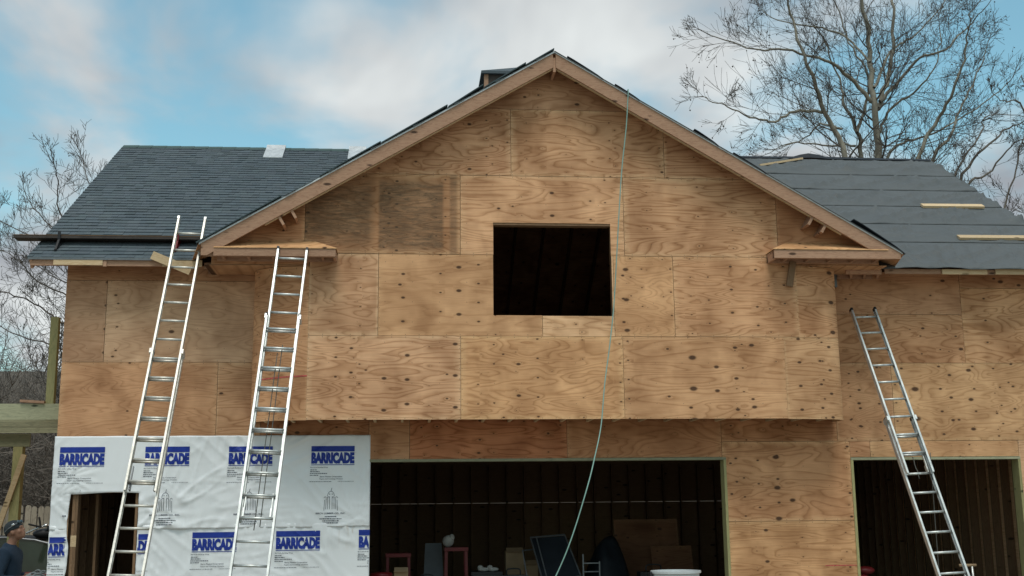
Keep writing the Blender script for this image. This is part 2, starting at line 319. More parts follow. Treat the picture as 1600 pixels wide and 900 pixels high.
# main wall, left of the bay
sheet([(-7.06, 5.16), (-4.1, 5.40)], 0, (.88, .82, .78)); sheet([(-7.06, 3.91), (-6.453, 5.16)], 0, (.84, .80, .78)); sheet([(-6.453, 3.91), (-4.1, 5.16)], 0, (1.0, 1.0, 1.0), seed=.13)
sheet([(-7.06, 2.67), (-4.754, 3.91)], 0, (.97, .88, .80)); sheet([(-4.754, 2.67), (-4.1, 3.91)], 0, (.98, .92, .86))
sheet([(-7.06, 0), (-6.82, 2.67)], 0); sheet([(-6.82, 1.97), (-5.82, 2.67)], 0); sheet([(-5.82, 0), (-2.47, 2.67)], 0); sheet([(-4.1, 2.67), (-2.47, 3.25)], 0, RED)
# header below the bay
sheet([(-2.47, 2.43), (-1.854, 3.25)], 0, REDL); sheet([(-1.854, 2.43), (.559, 3.25)], 0, (.84, .62, .52)); sheet([(.559, 2.435), (2.985, 3.25)], 0, (.84, .70, .60))
# pier and wall right of the bay
sheet([(2.985, 2.672), (4.851, 3.25)], 0, (.84, .70, .60)); sheet([(3.042, 1.452), (5.04, 1.452), (5.04, 2.672), (2.985, 2.672), (2.985, 2.436), (3.042, 2.436)], 0, (.95, .84, .74)); sheet([(3.04, 0), (5.04, 1.452)], 0, (1.0, .92, .80), seed=.77)
sheet([(5.04, 2.42), (5.37, 2.672)], 0, (.94, .84, .76)); sheet([(5.37, 2.42), (7.81, 2.672)], 0, (1.02, .96, .86)); sheet([(7.81, 0), (8.57, 2.672)], 0)
sheet([(4.851, 2.672), (5.80, 3.91)], 0, (.92, .84, .76)); sheet([(5.80, 2.672), (8.24, 3.91)], 0, (1.0, .96, .86), seed=.31); sheet([(8.24, 2.672), (8.57, 3.91)], 0)
sheet([(4.70, 3.91), (7.06, 4.70)], 0, (.90, .82, .74)); sheet([(4.70, 4.70), (7.06, 5.40)], 0, (.86, .78, .72)); sheet([(7.06, 3.91), (8.57, 5.14)], 0, (.98, .91, .82)); sheet([(7.06, 5.14), (8.57, 5.40)], 0, (.86, .78, .72))
# gable wall (cantilevered over the garage)
sheet([(-3.36, 2.972), (-1.108, 4.215)], BAY, (1.03, .97, .92), seed=.42); sheet([(-1.108, 2.972), (1.336, 4.215)], BAY, (1.04, .96, .84)); sheet([(1.336, 2.972), (3.835, 4.215)], BAY, (1.0, .93, .84), seed=.91)
sheet([(-3.36, 4.215), (-2.337, 5.46)], BAY, (.96, .90, .85)); sheet([(-2.337, 4.215), (.124, 4.215), (.124, 4.528), (-.614, 4.528), (-.614, 5.46), (-2.337, 5.46)], BAY, (1.03, .96, .86))
sheet([(.124, 4.215), (1.222, 4.528)], BAY, PALE); sheet([(1.222, 4.215), (2.148, 5.46)], BAY, (1.04, .96, .85)); sheet([(2.148, 4.215), (4.08, 5.46)], BAY, (.96, .88, .80))
def under(poly): 
    return clip(clip(poly, GS, 1, AZ-.10+GS*AX), -GS, 1, AZ-.10-GS*AX)
def rect(x0, z0, x1, z1): return [(x0, z0), (x1, z0), (x1, z1), (x0, z1)]
sheet(under(rect(-3.44, 5.46, -1.11, 6.705)), BAY, (.86, .78, .70), 'plywood_weathered', seed=.55); sheet(under(rect(-5.1, 5.46, -3.44, 6.705)), BAY, (.92, .82, .74))
sheet([(-1.11, 5.46), (-.614, 5.46), (-.614, 5.968), (1.195, 5.968), (1.195, 5.46), (1.405, 5.46), (1.405, 6.705), (-1.11, 6.705)], BAY, (1.0, .93, .86), seed=.23)
sheet(under(rect(1.405, 5.46, 3.818, 6.705)), BAY, (.98, .91, .84), seed=.68); sheet(under(rect(3.818, 5.46, 5.7, 6.705)), BAY, (.90, .80, .72))
sheet([(-4.80, 5.277), (-3.365, 5.46)], BAY, (.9, .8, .72)); sheet([(4.085, 5.352), (5.42, 5.46)], BAY, (.9, .8, .72))
sheet(under(rect(-3.2, 6.705, -.328, 7.78)), BAY, (.92, .84, .78)); sheet(under(rect(-.328, 6.705, 2.07, 7.78)), BAY, (.96, .89, .82), seed=.08); sheet(under(rect(2.07, 6.705, 3.7, 7.78)), BAY, (.90, .82, .76))
sheet(under(rect(-1.6, 7.78, 2.2, 8.7)), BAY, (.90, .84, .80))
sheet([(1.195, 4.53), (1.222, 5.46)], BAY, PALE, name='sheathing_strip')
# bent plywood at the bay corners
def corner(xflat, xwall, D, z0, z1, tone, seed, a0=0):      # quarter bend of depth D, then straight back to the main wall
    mb = MB(); N = 14; W = xwall-xflat
    ring = []
    for k in range(N+1):
        a = a0+(math.pi/2-a0)*k/N
        ring.append([(xflat+(W-math.copysign(off, W))*math.sin(a), BAY+D-(D-off)*math.cos(a)) for off in (0, .012)])
    ring.append([(xwall-math.copysign(off, W), -.013) for off in (0, .012)])
    for pr in ring:
        for x, y in pr: mb.v += [(x, y, z0), (x, y, z1)]
    for k in range(len(ring)-1):
        o = 4*k
        fs = [(o, o+4, o+5, o+1), (o+2, o+3, o+7, o+6), (o+1, o+5, o+7, o+3), (o, o+2, o+6, o+4)]
        mb.f += fs if W > 0 else [f[::-1] for f in fs]
    return mb.build('bent_plywood_sheet', 'plywood', house, color=(*tone, seed))
CLX, CLD, CRX, CRD = -4.215, .50, 4.79, .28
corner(-3.3585, CLX, CLD, 2.97, 5.255, (.92, .78, .66), .36)
corner(3.834, CRX, CRD, 2.966, 4.213, (1.02, .95, .83), .5); corner(3.834, CRX, CRD, 4.217, 5.33, (.95, .82, .70), .61, math.asin(.2465/(CRX-3.834)))
# red chalk mark across the bent sheet
mb = MB()
for k in range(10):
    a0, a1 = math.pi/2*k/16, math.pi/2*(k+1)/16
    P = [(-3.3585+(CLX+3.3585-.003)*math.sin(a), BAY+CLD-(CLD+.003)*math.cos(a)) for a in (a0, a1)]
    mb.add([(P[0][0], P[0][1]-.001, 3.61-.004*k), (P[1][0], P[1][1]-.001, 3.61-.004*(k+1)), (P[1][0], P[1][1]-.001, 3.63-.004*(k+1)), (P[0][0], P[0][1]-.001, 3.63-.004*k)], [(0, 1, 2, 3)])
mb.build('chalk_mark', 'red_chalk', house)
MB().box((4.53, -.0045, .765), (5.03, -.003, .78)).build('chalk_mark', 'red_chalk', house)
# closing soffits where the square gable stands over the bent corners
for x0, x1, zs in ((-4.9, -3.37, 5.262), (4.09, 5.55, 5.337)):
    MB().box((x0, BAY+.014, zs), (x1, -.014, zs+.012)).build('corner_soffit', 'plywood', house, color=(.9, .82, .74, R.random()))
# bay floor: joists open underneath, deck above
jm = MB().box((-.019, BAY+.016, 2.985), (.019, 1.2, 3.22)).mesh('joist', 'pine')
x = -4.0
while x < 4.7:
    inset = 0
    if x < -3.36: inset = CLD*(1-math.sqrt(max(0, 1-((x+3.36)/.86)**2)))
    if x > 3.84: inset = CRD*(1-math.sqrt(max(0, 1-((x-3.84)/.96)**2)))
    o = link('floor_joist', jm, house); o.location = (x, inset, 0); x += .4064
MB().box((-7.0, .03, 3.225), (8.5, 9.25, 3.245)).build('floor_deck', 'stud', house); MB().box((-3.36, BAY+.02, 3.225), (3.84, .029, 3.245)).build('bay_deck', 'plank_dark', house)  # bay deck coloured dark to stand for the shade between the joists
# window opening frame
for a, b in (((-.614, BAY+.014, 5.93), (1.196, BAY+.15, 5.968)), ((-.614, BAY+.014, 4.50), (1.196, BAY+.15, 4.528)), ((-.65, BAY+.014, 4.5), (-.614, BAY+.15, 5.968)), ((1.197, BAY+.014, 4.5), (1.235, BAY+.15, 5.968))):
    MB().box(a, b).build('window_buck', 'stud', house)
# garage frames of treated lumber
for x0, x1, zt in ((-2.452, 3.0, 2.395), (5.075, 7.775, 2.378)):
    MB().box((x0-(.04 if x0 > 0 else .0), -.022, zt), (x1+.04, .19, zt+.038)).build('door_head', 'treated', house)
    MB().box((x0-.04, -.02 if x0 > 0 else -.003, 0), (x0, .19, zt-.002)).build('door_jamb', 'treated_upright', house); MB().box((x1, -.02, 0), (x1+.04, .19, zt-.002)).build('door_jamb', 'treated_upright', house)
# ---------------------------------------------------------------- inside: studs, plates, back wall, rafters
sm = MB().box((-.019, -.07, 0), (.019, .07, 2.7)).mesh('stud', 'stud_upright')
x = -6.9
while x < 8.5:
    o = link('stud', sm, house); o.location = (x, 9.13, 0); x += .4064
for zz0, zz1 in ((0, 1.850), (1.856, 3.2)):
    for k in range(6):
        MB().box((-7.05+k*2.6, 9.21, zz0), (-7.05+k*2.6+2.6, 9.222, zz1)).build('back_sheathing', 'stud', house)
for xa, xb, za_, zb_ in ((-7.05, -4.6, 3.2, 5.9), (-4.6, -2.6, 5.2, 5.9), (-4.6, -2.6, 3.2, 3.6), (-2.6, 3.4, 3.2, 5.9), (3.4, 5.6, 5.2, 5.9), (3.4, 5.6, 3.2, 3.6), (5.6, 8.57, 3.2, 5.9)):   # two unseen rear openings, added to let daylight onto the rafters
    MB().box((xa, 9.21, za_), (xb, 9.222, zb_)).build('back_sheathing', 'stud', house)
for xw, s in ((-7.0, 1), (8.51, -1)):                                   # end walls
    MB().add([(xw-.03*s, .012, 0), (xw-.03*s, 9.2, 0), (xw-.03*s, 9.2, roofz(EY)+.2), (xw-.03*s, RY, RZ-.06), (xw-.03*s, .012, roofz(.0)-.05),
              (xw-.04*s, .012, 0), (xw-.04*s, 9.2, 0), (xw-.04*s, 9.2, roofz(EY)+.2), (xw-.04*s, RY, RZ-.06), (xw-.04*s, .012, roofz(.0)-.05)],
             [(0, 1, 2, 3, 4), (9, 8, 7, 6, 5)]+[(i, i+5, (i+1) % 5+5, (i+1) % 5) for i in range(5)]).build('end_wall', 'plywood', house, color=(1, .93, .86, .3 if s > 0 else .8))
    sy = MB().box((-.07, -.019, 0), (.07, .019, 2.7)).mesh('stud', 'stud_upright'); y = .12
    while y < 9:
        o = link('stud', sy, house); o.location = (xw+.05*s, y, 0); y += .4064
for y0 in (2.2,):                                                       # partition round the entry
    y = .2
    while y < 3.3:
        o = link('stud', sy, house); o.location = (-2.62, y, 0); y += .4064
    x = -6.9
    while x < -2.6:
        o = link('stud', sm, house); o.location = (x, 3.3, 0); x += .4064
    MB().box((-6.95, 3.38, 0), (-2.55, 3.39, 3.2)).build('partition_sheathing', 'stud_upright', house); MB().box((-2.55, .2, 0), (-2.54, 3.38, 3.2)).build('partition_sheathing', 'stud_upright', house)
for k, (x, zt) in enumerate(((-6.76, 1.96), (-6.72, 1.96), (-5.86, 1.96), (-6.55, 1.96))):
    MB().box((x-.019, .02 if k < 3 else .5, 0), (x+.019, .16 if k < 3 else .64, zt)).build('door_stud', 'stud_upright', house)
MB().box((-6.78, .02, 1.20), (-6.70, .018, 1.36)).build('blocking', 'pine', house)
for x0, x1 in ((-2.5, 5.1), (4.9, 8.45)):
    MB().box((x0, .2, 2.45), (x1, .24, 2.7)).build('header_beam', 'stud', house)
BZ = RZ-.075
rm = MB().beam((0, 0, 0), (0, RY-EY, -(RZ-EZ)), .04, .18).mesh('rafter', 'stud')
x = -6.9
while x < 8.6:
    o = link('rafter', rm, house); o.location = (x, RY, RZ-.14); x += .61
MB().beam((-7.4, RY, RZ-.12), (8.9, RY, RZ-.12), .04, .24).build('ridge_beam', 'stud', house)
# roof decks
def slope_slab(pts, y_of, zf, th):               # pts in (x,y) on a plane z=zf(x,y)
    n = len(pts); mb = MB()
    vs = [(x, y, zf(x, y)) for x, y in pts]+[(x, y, zf(x, y)-th) for x, y in pts]
    return mb.add(vs, [tuple(range(n)), tuple(range(2*n-1, n-1, -1))]+[(i, i+n, (i+1) % n+n, (i+1) % n) for i in range(n)])
mf = lambda x, y: roofz(y)-.012
VY = EY+(AZ-EZ)/MS                                # where the gable ridge meets the main slope
vxl, vxr = AX-(AZ-EZ)/GS, AX+(AZ-EZ)/GS
slope_slab([(XL, EY), (vxl, EY), (AX, VY), (AX, RY), (XL, RY)], 0, mf, .016).build('roof_deck', 'plywood', house, color=(1, .95, .9, .1))
slope_slab([(vxr, EY), (XR, EY), (XR, RY), (AX, RY), (AX, VY)], 0, mf, .016).build('roof_deck', 'plywood', house, color=(1, .95, .9, .2))
slope_slab([(XL, RY+.07), (XR, RY+.07), (XR, 2*RY-EY), (XL, 2*RY-EY)], 0, lambda x, y: RZ-.012-MS*(y-RY), .016).build('roof_deck', 'plywood', house, color=(1, .95, .9, .6))  # stops short of the ridge: slot added to let light onto the rafters
gf = lambda x, y: gabz(x)-.03
slope_slab([(-4.93, RAKE), (AX, RAKE), (AX, VY+.2), (vxl, EY)], 0, gf, .016).build('gable_roof_deck', 'plywood', house, color=(.8, .68, .58, .4))
slope_slab([(AX, RAKE), (5.66, RAKE), (vxr, EY), (AX, VY+.2)], 0, gf, .016).build('gable_roof_deck', 'plywood', house, color=(.8, .68, .58, .5))
# ---------------------------------------------------------------- rakes, returns, fascias
for s, xt in ((-1, -4.89), (1, 5.615)):
    a, b = AX+s*.022, xt
    top = [(a, gabz(a)-.05), (b, gabz(b)-.05)]
    poly = [top[0], top[1], (b, gabz(b)-.275), (a, gabz(a)-.275)]
    poly = clip(poly, 0, -1, -(5.33 if s < 0 else 5.372))
    if s > 0: poly = poly[::-1]
    MB().prism(poly[::-1], RAKE, RAKE+.038).build('rake_board', 'fir', house)
    b2 = xt+s*.03
    p2 = [(AX, AZ-.05), (b2, gabz(b2)-.05), (b2, gabz(b2)-.022), (AX, AZ-.022)]
    MB().prism(p2 if s < 0 else p2[::-1], RAKE-.014, RAKE+.05).build('drip_edge', 'drip_edge', house)
    # lighter sub-fascia strip behind the lower edge of the rake
    p3 = [(a, gabz(a)-.25), (xt-s*.9, gabz(xt-s*.9)-.25), (xt-s*.9, gabz(xt-s*.9)-.29), (a, gabz(a)-.29)]
    MB().prism(p3[::-1] if s < 0 else p3, RAKE+.04, RAKE+.078).build('sub_fascia', 'pine', house)
for x, d in ((-3.775, 1), (-3.6, 1), (4.26, -1), (4.46, -1)):            # lookout blocks under the rake
    z = gabz(x)-.31
    MB().obox((x, -.90, z), ((d*GS, 0, -1), (0, 1, 0), (1, 0, d*GS)), (.11, .17, .019)).build('lookout', 'fir', house)
MB().box((AX-.02, RAKE+.02, 8.27), (AX+.02, BAY-.002, 8.50)).build('ridge_board', 'fir', house)
for x0, x1, z0, z1, s in ((-4.71, -2.955, 5.325, 5.437, 1), (5.42, 3.63, 5.37, 5.497, -1)):
    lo, hi = min(x0, x1), max(x0, x1)
    MB().box((lo-(.16 if s > 0 else 0), RAKE+.042, z0), (hi+(0 if s > 0 else .16), RAKE+.08, z1-.003)).box((lo, RAKE+.001, z0), (hi, RAKE+.04, z1)).build('return_fascia', 'fir', house)
    MB().box((min(x1, x1-s*.038), RAKE+.042, z0-.01), (max(x1, x1-s*.038), BAY-.003, z1)).build('return_end', 'fir', house)
    xb = x1-s*.33; xo = x0+s*.25
    mb = MB(); F = [(x0-s*.0, RAKE-.012, z1+.004), (x1+s*.012, RAKE-.012, z1+.004), (xb, BAY-.003, z1+.19), (xo, BAY-.003, z1+.19), (x1+s*.012, BAY-.003, z1+.004)]
    G = [(x, y, z+.012) for x, y, z in F]
    mb.add(F+G, [(0, 3, 2, 1), (1, 2, 4), (5, 6, 7, 8), (6, 9, 7), (0, 1, 6, 5), (1, 4, 9, 6), (3, 0, 5, 8)])
    mb.build('return_top', 'plywood', house, color=(1.12, 1.02, .82, .3))
    for k in range(5):
        xk = x0+s*(.12+k*.36); MB().box((xk-.019, RAKE+.085, z0+.004), (xk+.019, BAY-.045, z0+.085)).build('return_lookout', 'fir', house)
    MB().box((lo, BAY-.042, z0-.004), (hi-.045, BAY-.004, z0+.085)).build('return_ledger', 'fir', house)
    MB().box((lo+.03, RAKE+.09, z0+.09), (hi-.05, BAY-.045, z0+.10)).build('return_deck', 'fir', house)
    # main eave framing tucked beside the bay
    e0, e1 = (-4.95, -4.30) if s > 0 else (5.0, 5.58)
    MB().box((e0, EY+.03, 5.27), (e1, EY+.068, 5.36)).build('soffit_rail', 'fir', house); MB().box((e0, -.05, 5.27), (e1, -.012, 5.36)).build('soffit_rail', 'fir', house)
    for k in range(3):
        xk = e0+.1+k*.22; MB().beam((xk, EY+.07, 5.315), (xk+.12, -.052, 5.315), .038, .085).build('soffit_block', 'fir', house)
MB().obox((3.985, BAY-.055, 5.19), ((1, 0, -.2), (0, 1, 0), (.2, .0, 1)), (.05, .02, .20)).build('brace_block', 'stud_upright', house)
MB().box((4.94, -.07, 5.13), (4.98, -.013, 5.35)).build('cleat', 'steel_dark', house)
MB().box((-7.47, EY, 5.292), (-4.99, EY+.03, 5.393)).build('fascia_board', 'fir', house)
MB().box((-7.13, EY-.03, 5.297), (-6.42, EY-.003, 5.388)).build('fascia_patch', 'pine', house); MB().box((-6.415, EY-.02, 5.28), (-6.365, EY-.002, 5.37)).build('fascia_block', 'fir', house)
MB().box((-5.55, EY-.035, 5.285), (-4.97, EY-.003, 5.385)).build('fascia_patch', 'pine', house)
MB().obox((-5.41, EY-.075, 5.325), ((1, 0, -.42), (0, 1, 0), (.42, 0, 1)), (.31, .02, .062)).build('scrap_board', 'pine', house)
MB().box((5.62, EY-.0, 5.275), (6.545, EY+.03, 5.352)).build('fascia_board', 'fir', house); MB().box((6.555, EY-.025, 5.268), (7.30, EY+.012, 5.348)).build('fascia_board', 'pine', house)
MB().box((7.305, EY-.0, 5.27), (7.43, EY+.03, 5.35)).build('fascia_board', 'fir', house); MB().box((7.44, EY-.025, 5.272), (9.0, EY+.012, 5.358)).build('fascia_board', 'pine', house)
MB().box((XL, EY-.03, 5.396), (vxl+.1, EY+.02, 5.408)).box((XL, EY-.035, 5.375), (vxl+.1, EY-.031, 5.408)).build('eave_drip_edge', 'steel_dark', house)
for xr in (XL+.02, XR-.06):
    MB().beam((xr+.02, EY+.02, EZ-.10), (xr+.02, RY, RZ-.10), .038, .14).build('end_rake_board', 'fir', house)
# ---------------------------------------------------------------- shingles
def shingles(name, O, e, up, n, courses, span, parent, exp=.1446, s0=0.0, lift=1.0):
    O, e, up, n = Vector(O), Vector(e), Vector(up), Vector(n); mb = MB(); tones = []
    for i in range(courses):
        s = s0+i*exp; a0, a1 = span(s); a = a0
        if a1-a0 < .05: continue
        a -= R.uniform(0, .2)
        while a < a1:
            wd = R.choice((.10, .13, .16, .20)); b = min(a+wd, a1); aa = max(a, a0); a += wd
            if b-aa < .01: continue
            h = (R.choice((.008, .009, .012))+R.uniform(0, .002))*lift; h2 = .003; dn = R.uniform(-.004, .004)
            P = []
            for q in (aa+.001, b-.001):
                P += [O+e*q+up*(s+dn)+n*.0005, O+e*q+up*(s+dn)+n*h, O+e*q+up*(s+exp+.03)+n*h2]
            mb.add(P, [(0, 3, 4, 1), (1, 4, 5, 2), (0, 1, 2), (5, 4, 3)])
            tn = R.uniform(.9, 1.1); tones += [(tn*R.uniform(.97, 1.03), tn, tn*R.uniform(.97, 1.03), 1)]*4
    me = mb.mesh(name, 'shingle'); at = me.attributes.new('tone', 'FLOAT_COLOR', 'FACE')
    at.data.foreach_set('color', [c for t_ in tones for c in t_])
    return tag(link(name, me, parent), kind='stuff')
SL = math.hypot(RY-EY, RZ-EZ); UP = Vector((0, RY-EY, RZ-EZ))/SL; NM = Vector((0, -UP.z, UP.y))
def vx(s, sg):                                    # valley x at slope distance s
    return AX+sg*(AZ-(EZ+UP.z*s))/GS
shingles('shingles', (0, EY-.025, EZ-.016), (1, 0, 0), UP, NM, 43, lambda s: (XL-.015, min(vx(s, -1)+.02, AX)), house, lift=1.6)
GU = Vector((1, 0, GS)).normalized()
for sg, nm in ((1, 'gable_shingles'),):
    L = (AX+4.95)/GU.x
    shingles(nm, (-4.95, 0, gabz(-4.95)-.028), (0, 1, 0), GU, Vector((-GU.z, 0, GU.x)), int(L/.1446), lambda s: (RAKE-.03+(.006 if int(s/.1446) % 5 else -.012), min(max(EY+(gabz(-4.95+GU.x*s)-EZ)/MS-.03, RAKE+.1), VY)), house, lift=1.5)
GU2 = Vector((-1, 0, GS)).normalized(); Lr = (5.68-AX)/abs(GU2.x); O2 = Vector((5.68, 0, gabz(5.68)-.028)); N2 = Vector((GU2.z, 0, -GU2.x))
N2 = Vector((GS, 0, 1)).normalized()
mb = MB(); P = [O2+N2*.006+Vector((0, RAKE-.03, 0)), O2+N2*.006+Vector((0, EY, 0)), Vector((AX, VY, AZ-.022)), Vector((AX, RAKE-.03, AZ-.022))]
mb.add(P+[p-Vector((0, 0, .008)) for p in P], [(0, 1, 2, 3), (7, 6, 5, 4), (0, 4, 5, 1), (1, 5, 6, 2), (2, 6, 7, 3), (3, 7, 4, 0)]); mb.build('gable_underlayment', 'underlayment', house)
for s0, s1, h in ((.02, .95, .075), (2.45, 3.05, .03), (3.3, 3.75, .045), (4.7, 5.15, .03), (5.35, 6.0, .035)):   # loose flaps along the right rake
    mb = MB(); K = 6
    for k in range(K+1):
        q = O2+GU2*(s0+(s1-s0)*k/K)+N2*(.004+h*(k/K)**.6*(1 if k < K else .9)); mb.v += [tuple(q+Vector((0, RAKE-.035, 0))), tuple(q+Vector((0, RAKE+.35, 0)))]
        q2 = q-N2*.012; mb.v += [tuple(q2+Vector((0, RAKE-.035, 0))), tuple(q2+Vector((0, RAKE+.35, 0)))]
    for k in range(K):
        o = 4*k; mb.f += [(o, o+1, o+5, o+4), (o+2, o+6, o+7, o+3), (o, o+4, o+6, o+2), (o+1, o+3, o+7, o+5)]
    mb.f += [(0, 2, 3, 1), (4*K, 4*K+1, 4*K+3, 4*K+2)]; mb.build('roofing_flap', 'tarp_dark', house)
GU_ = GU; nL = Vector((-GS, 0, 1)).normalized()
for x0, x1, h in ((-4.95, -3.75, .012), (-3.2, -2.3, .02), (-2.3, -1.3, .03), (-1.3, -.75, .045), (-.75, -.1, .03), (-.12, .34, .03)):   # shingle strips laid loose up the left rake
    A = Vector((x0, 0, gabz(x0)-.02)); B = Vector((x1, 0, gabz(x1)-.02)); mb = MB()
    P = [A+nL*.004, B+nL*(h+.004), B+nL*(h+.018), A+nL*.018]
    mb.add([tuple(p+Vector((0, RAKE-.045, 0))) for p in P]+[tuple(p+Vector((0, RAKE+.3, 0))) for p in P], [(0, 1, 2, 3), (7, 6, 5, 4), (0, 4, 5, 1), (1, 5, 6, 2), (2, 6, 7, 3), (3, 7, 4, 0)]); mb.build('starter_strip', 'shingle', house)
for o in COL.objects:
    if o.name.startswith('starter_strip'):
        at = o.data.attributes.new('tone', 'FLOAT_COLOR', 'FACE'); at.data.foreach_set('color', [.7, .8, .78, 1]*len(o.data.polygons))
def wr(x, y, s=1.0):                              # wrinkles of a loose sheet
    v = 0
    for k, (ax, ay, fx, am) in enumerate(((.9, .45, .5, 1.0), (.35, 1.0, .6, .8), (1.0, -.3, .7, .6))):
        a, b = x*ax+y*ay, -x*ay+y*ax
        q = mnoise.noise(Vector((a*fx*.7, b*3.0, 7.3*k))); v += am*max(0, 1-abs(q)*5)**2
    return v*s+.25*s*mnoise.noise(Vector((x*2, y*2, 3)))
laps = [-.60, .44, 1.23, 2.08, 2.92, 3.76, 4.80]
for i in range(6):
    y0, y1 = laps[i], laps[i+1]+.05; mb = MB(); ny, nx = 16, 110
    for j in range(ny+1):
        t_ = j/ny; y = y0+(min(y1, RY+.02)-y0)*t_
        x0 = max(AX+(AZ-roofz(max(y, EY)))/GS-.25, AX); wob = .012*mnoise.noise(Vector((y*3, i, 0)))
        for k in range(nx+1):
            x = x0+(XR+.03+wob-x0)*k/nx; hh = .008*(1-t_)+.002+wr(x, y+i*7.7, .06)*min(1, 4*t_+.05)*min(1, max(0, (.92-t_)*6))
            yy, zz_ = y, roofz(y)
            if i == 0 and y < EY-.02:             # draped over the eave
                d = EY-.02-y; rip = mnoise.noise(Vector((x*1.9, 2, 5)))+.6*max(0, 1-abs(x-6.62)*2.6)
                zz_ = roofz(EY-.02)-d*.55+.03*rip*d/.12; yy = EY-.02-d*.6-.03*rip*d/.12
            mb.v.append((x, yy+NM.y*hh, zz_+NM.z*hh))
    mb.f = [(j*(nx+1)+k, j*(nx+1)+k+1, (j+1)*(nx+1)+k+1, (j+1)*(nx+1)+k) for j in range(ny) for k in range(nx)]
    o = mb.build('underlayment_course', 'underlayment', house, smooth=True); md = o.modifiers.new('thickness', 'SOLIDIFY'); md.thickness = .003
for x0, x1, y in ((7.49, 8.66, 2.02), (7.40, 8.62, .57)):                # cleats nailed to the right slope
    o = MB().obox(((x0+x1)/2, y, roofz(y)+.048), ((1, 0, .004), UP, NM), ((x1-x0)/2, .07, .021)).build('roof_cleat', 'pine')
    tag(o, 'pale lumber cleat on the grey roof, nearer the ridge' if y > 1 else 'pale lumber cleat on the grey roof, nearer the eave', 'board', 'cleats on the right roof slope')
mb = MB()
for k in range(60):                               # ridge cap
    x = XL+.27*k
    if x > -1: break
    for sg in (-1, 1):
        A = Vector((x, RY, RZ+.022)); dn = Vector((0, sg*UP.y, -UP.z))*.14
        mb.add([A, A+Vector((.3, 0, .006)), A+Vector((.3, 0, .006))+dn, A+dn, A-Vector((0, 0, .02)), A+Vector((.3, 0, -.014)), A+Vector((.3, 0, -.014))+dn, A-Vector((0, 0, .02))+dn], [(0, 1, 2, 3), (7, 6, 5, 4), (0, 4, 5, 1), (1, 5, 6, 2), (2, 6, 7, 3), (3, 7, 4, 0)])
o = mb.build('ridge_cap', 'shingle', house); at = o.data.attributes.new('tone', 'FLOAT_COLOR', 'FACE'); at.data.foreach_set('color', [.8, 1.0, .85, 1]*len(o.data.polygons))
mb = MB()
pts = [(AX, .0), (5.2, .0), (6.1, .01), (6.25, .055), (6.42, .085), (6.62, .06), (6.8, .015), (7.4, .01), (XR, .0)]
for (xa, ha), (xb, hb) in zip(pts, pts[1:]):
    for sg in (-1, 1):
        dy = .10*sg
        mb.add([(xa, RY, RZ+.02+ha), (xb, RY, RZ+.02+hb), (xb, RY+dy, RZ+.02+hb*.3-.065), (xa, RY+dy, RZ+.02+ha*.3-.065)], [(0, 1, 2, 3) if sg < 0 else (3, 2, 1, 0)])
o = mb.build('ridge_flashing', 'tarp_dark', house); o.modifiers.new('thickness', 'SOLIDIFY').thickness = .006
MB().beam((5.15, 4.12, roofz(4.12)+.05), (6.22, 4.60, roofz(4.60)+.05), .05, .04).build('valley_board', 'pine', house)
for x0, x1, lab in ((-4.71, -4.34, 'left'), (-3.08, -2.74, 'right')):     # bright metal pieces folded over the ridge
    mb = MB(); nn = 6; prof = [(4.19, .03), (4.42, .045), (4.64, .05), (RY, .085)]
    prof = [(y, roofz(y)+h) for y, h in prof]+[(2*RY-y, roofz(y)+h) for y, h in reversed(prof[:-1])]
    for k, (y, z) in enumerate(prof):
        for x in (x0, x1): mb.v += [(x, y, z), (x, y, z-.012)]
    for k in range(len(prof)-1):
        o4 = 4*k; mb.f += [(o4, o4+2, o4+6, o4+4), (o4+1, o4+5, o4+7, o4+3), (o4, o4+4, o4+5, o4+1), (o4+2, o4+3, o4+7, o4+6)]
    mb.f += [(0, 1, 3, 2), (4*len(prof)-4, 4*len(prof)-2, 4*len(prof)-1, 4*len(prof)-3)]
    th = mb.build('ridge_vent', 'galvanised', house)
# chase behind the gable ridge
ch = MB().box((-.52, 2.0, 7.9), (.87, 2.95, 9.46)).build('chimney_chase', 'plank_dark', house)
MB().box((-.545, 1.985, 7.9), (-.47, 2.06, 9.46)).build('corner_board', 'fir', ch)
mb = MB(); E_ = [(-.60, 1.93, 9.46), (.95, 1.93, 9.46), (.95, 3.02, 9.46), (-.60, 3.02, 9.46)]
mb.add(E_+[(.12, 2.47, 9.75), (.30, 2.47, 9.75)]+[(x, y, z-.05) for x, y, z in E_], [(0, 1, 5, 4), (1, 2, 5), (2, 3, 4, 5), (3, 0, 4), (0, 6, 7, 1), (1, 7, 8, 2), (2, 8, 9, 3), (3, 9, 6, 0), (9, 8, 7, 6)])
o = mb.build('chase_roof', 'shingle', ch); at = o.data.attributes.new('tone', 'FLOAT_COLOR', 'FACE'); at.data.foreach_set('color', [1, 1, 1, 1]*len(o.data.polygons))
# scaffold plank on roof brackets
pk = thing('scaffold_plank', 'long dark scaffold plank laid along the lower edge of the left roof', 'plank', (-6.4, .02, 5.80))
MB().box((-7.86, -.10, 5.795), (-4.98, .14, 5.842)).build('plank', 'plank_dark', pk); MB().box((-7.86, -.104, 5.836), (-4.98, .14, 5.846)).build('top_edge', 'stud', pk)
for x in (-7.18, -5.42):
    MB().box((x-.02, -.11, 5.775), (x+.02, .16, 5.797)).beam((x, -.10, 5.785), (x, -.26, roofz(-.26)+.035), .03, .02).beam((x, -.28, roofz(-.28)+.03), (x, .25, roofz(.25)+.03), .035, .012).box((x-.02, -.128, 5.775), (x+.02, -.108, 5.90)).build('roof_bracket', 'red_paint' if x > -6 else 'black_plastic', pk)
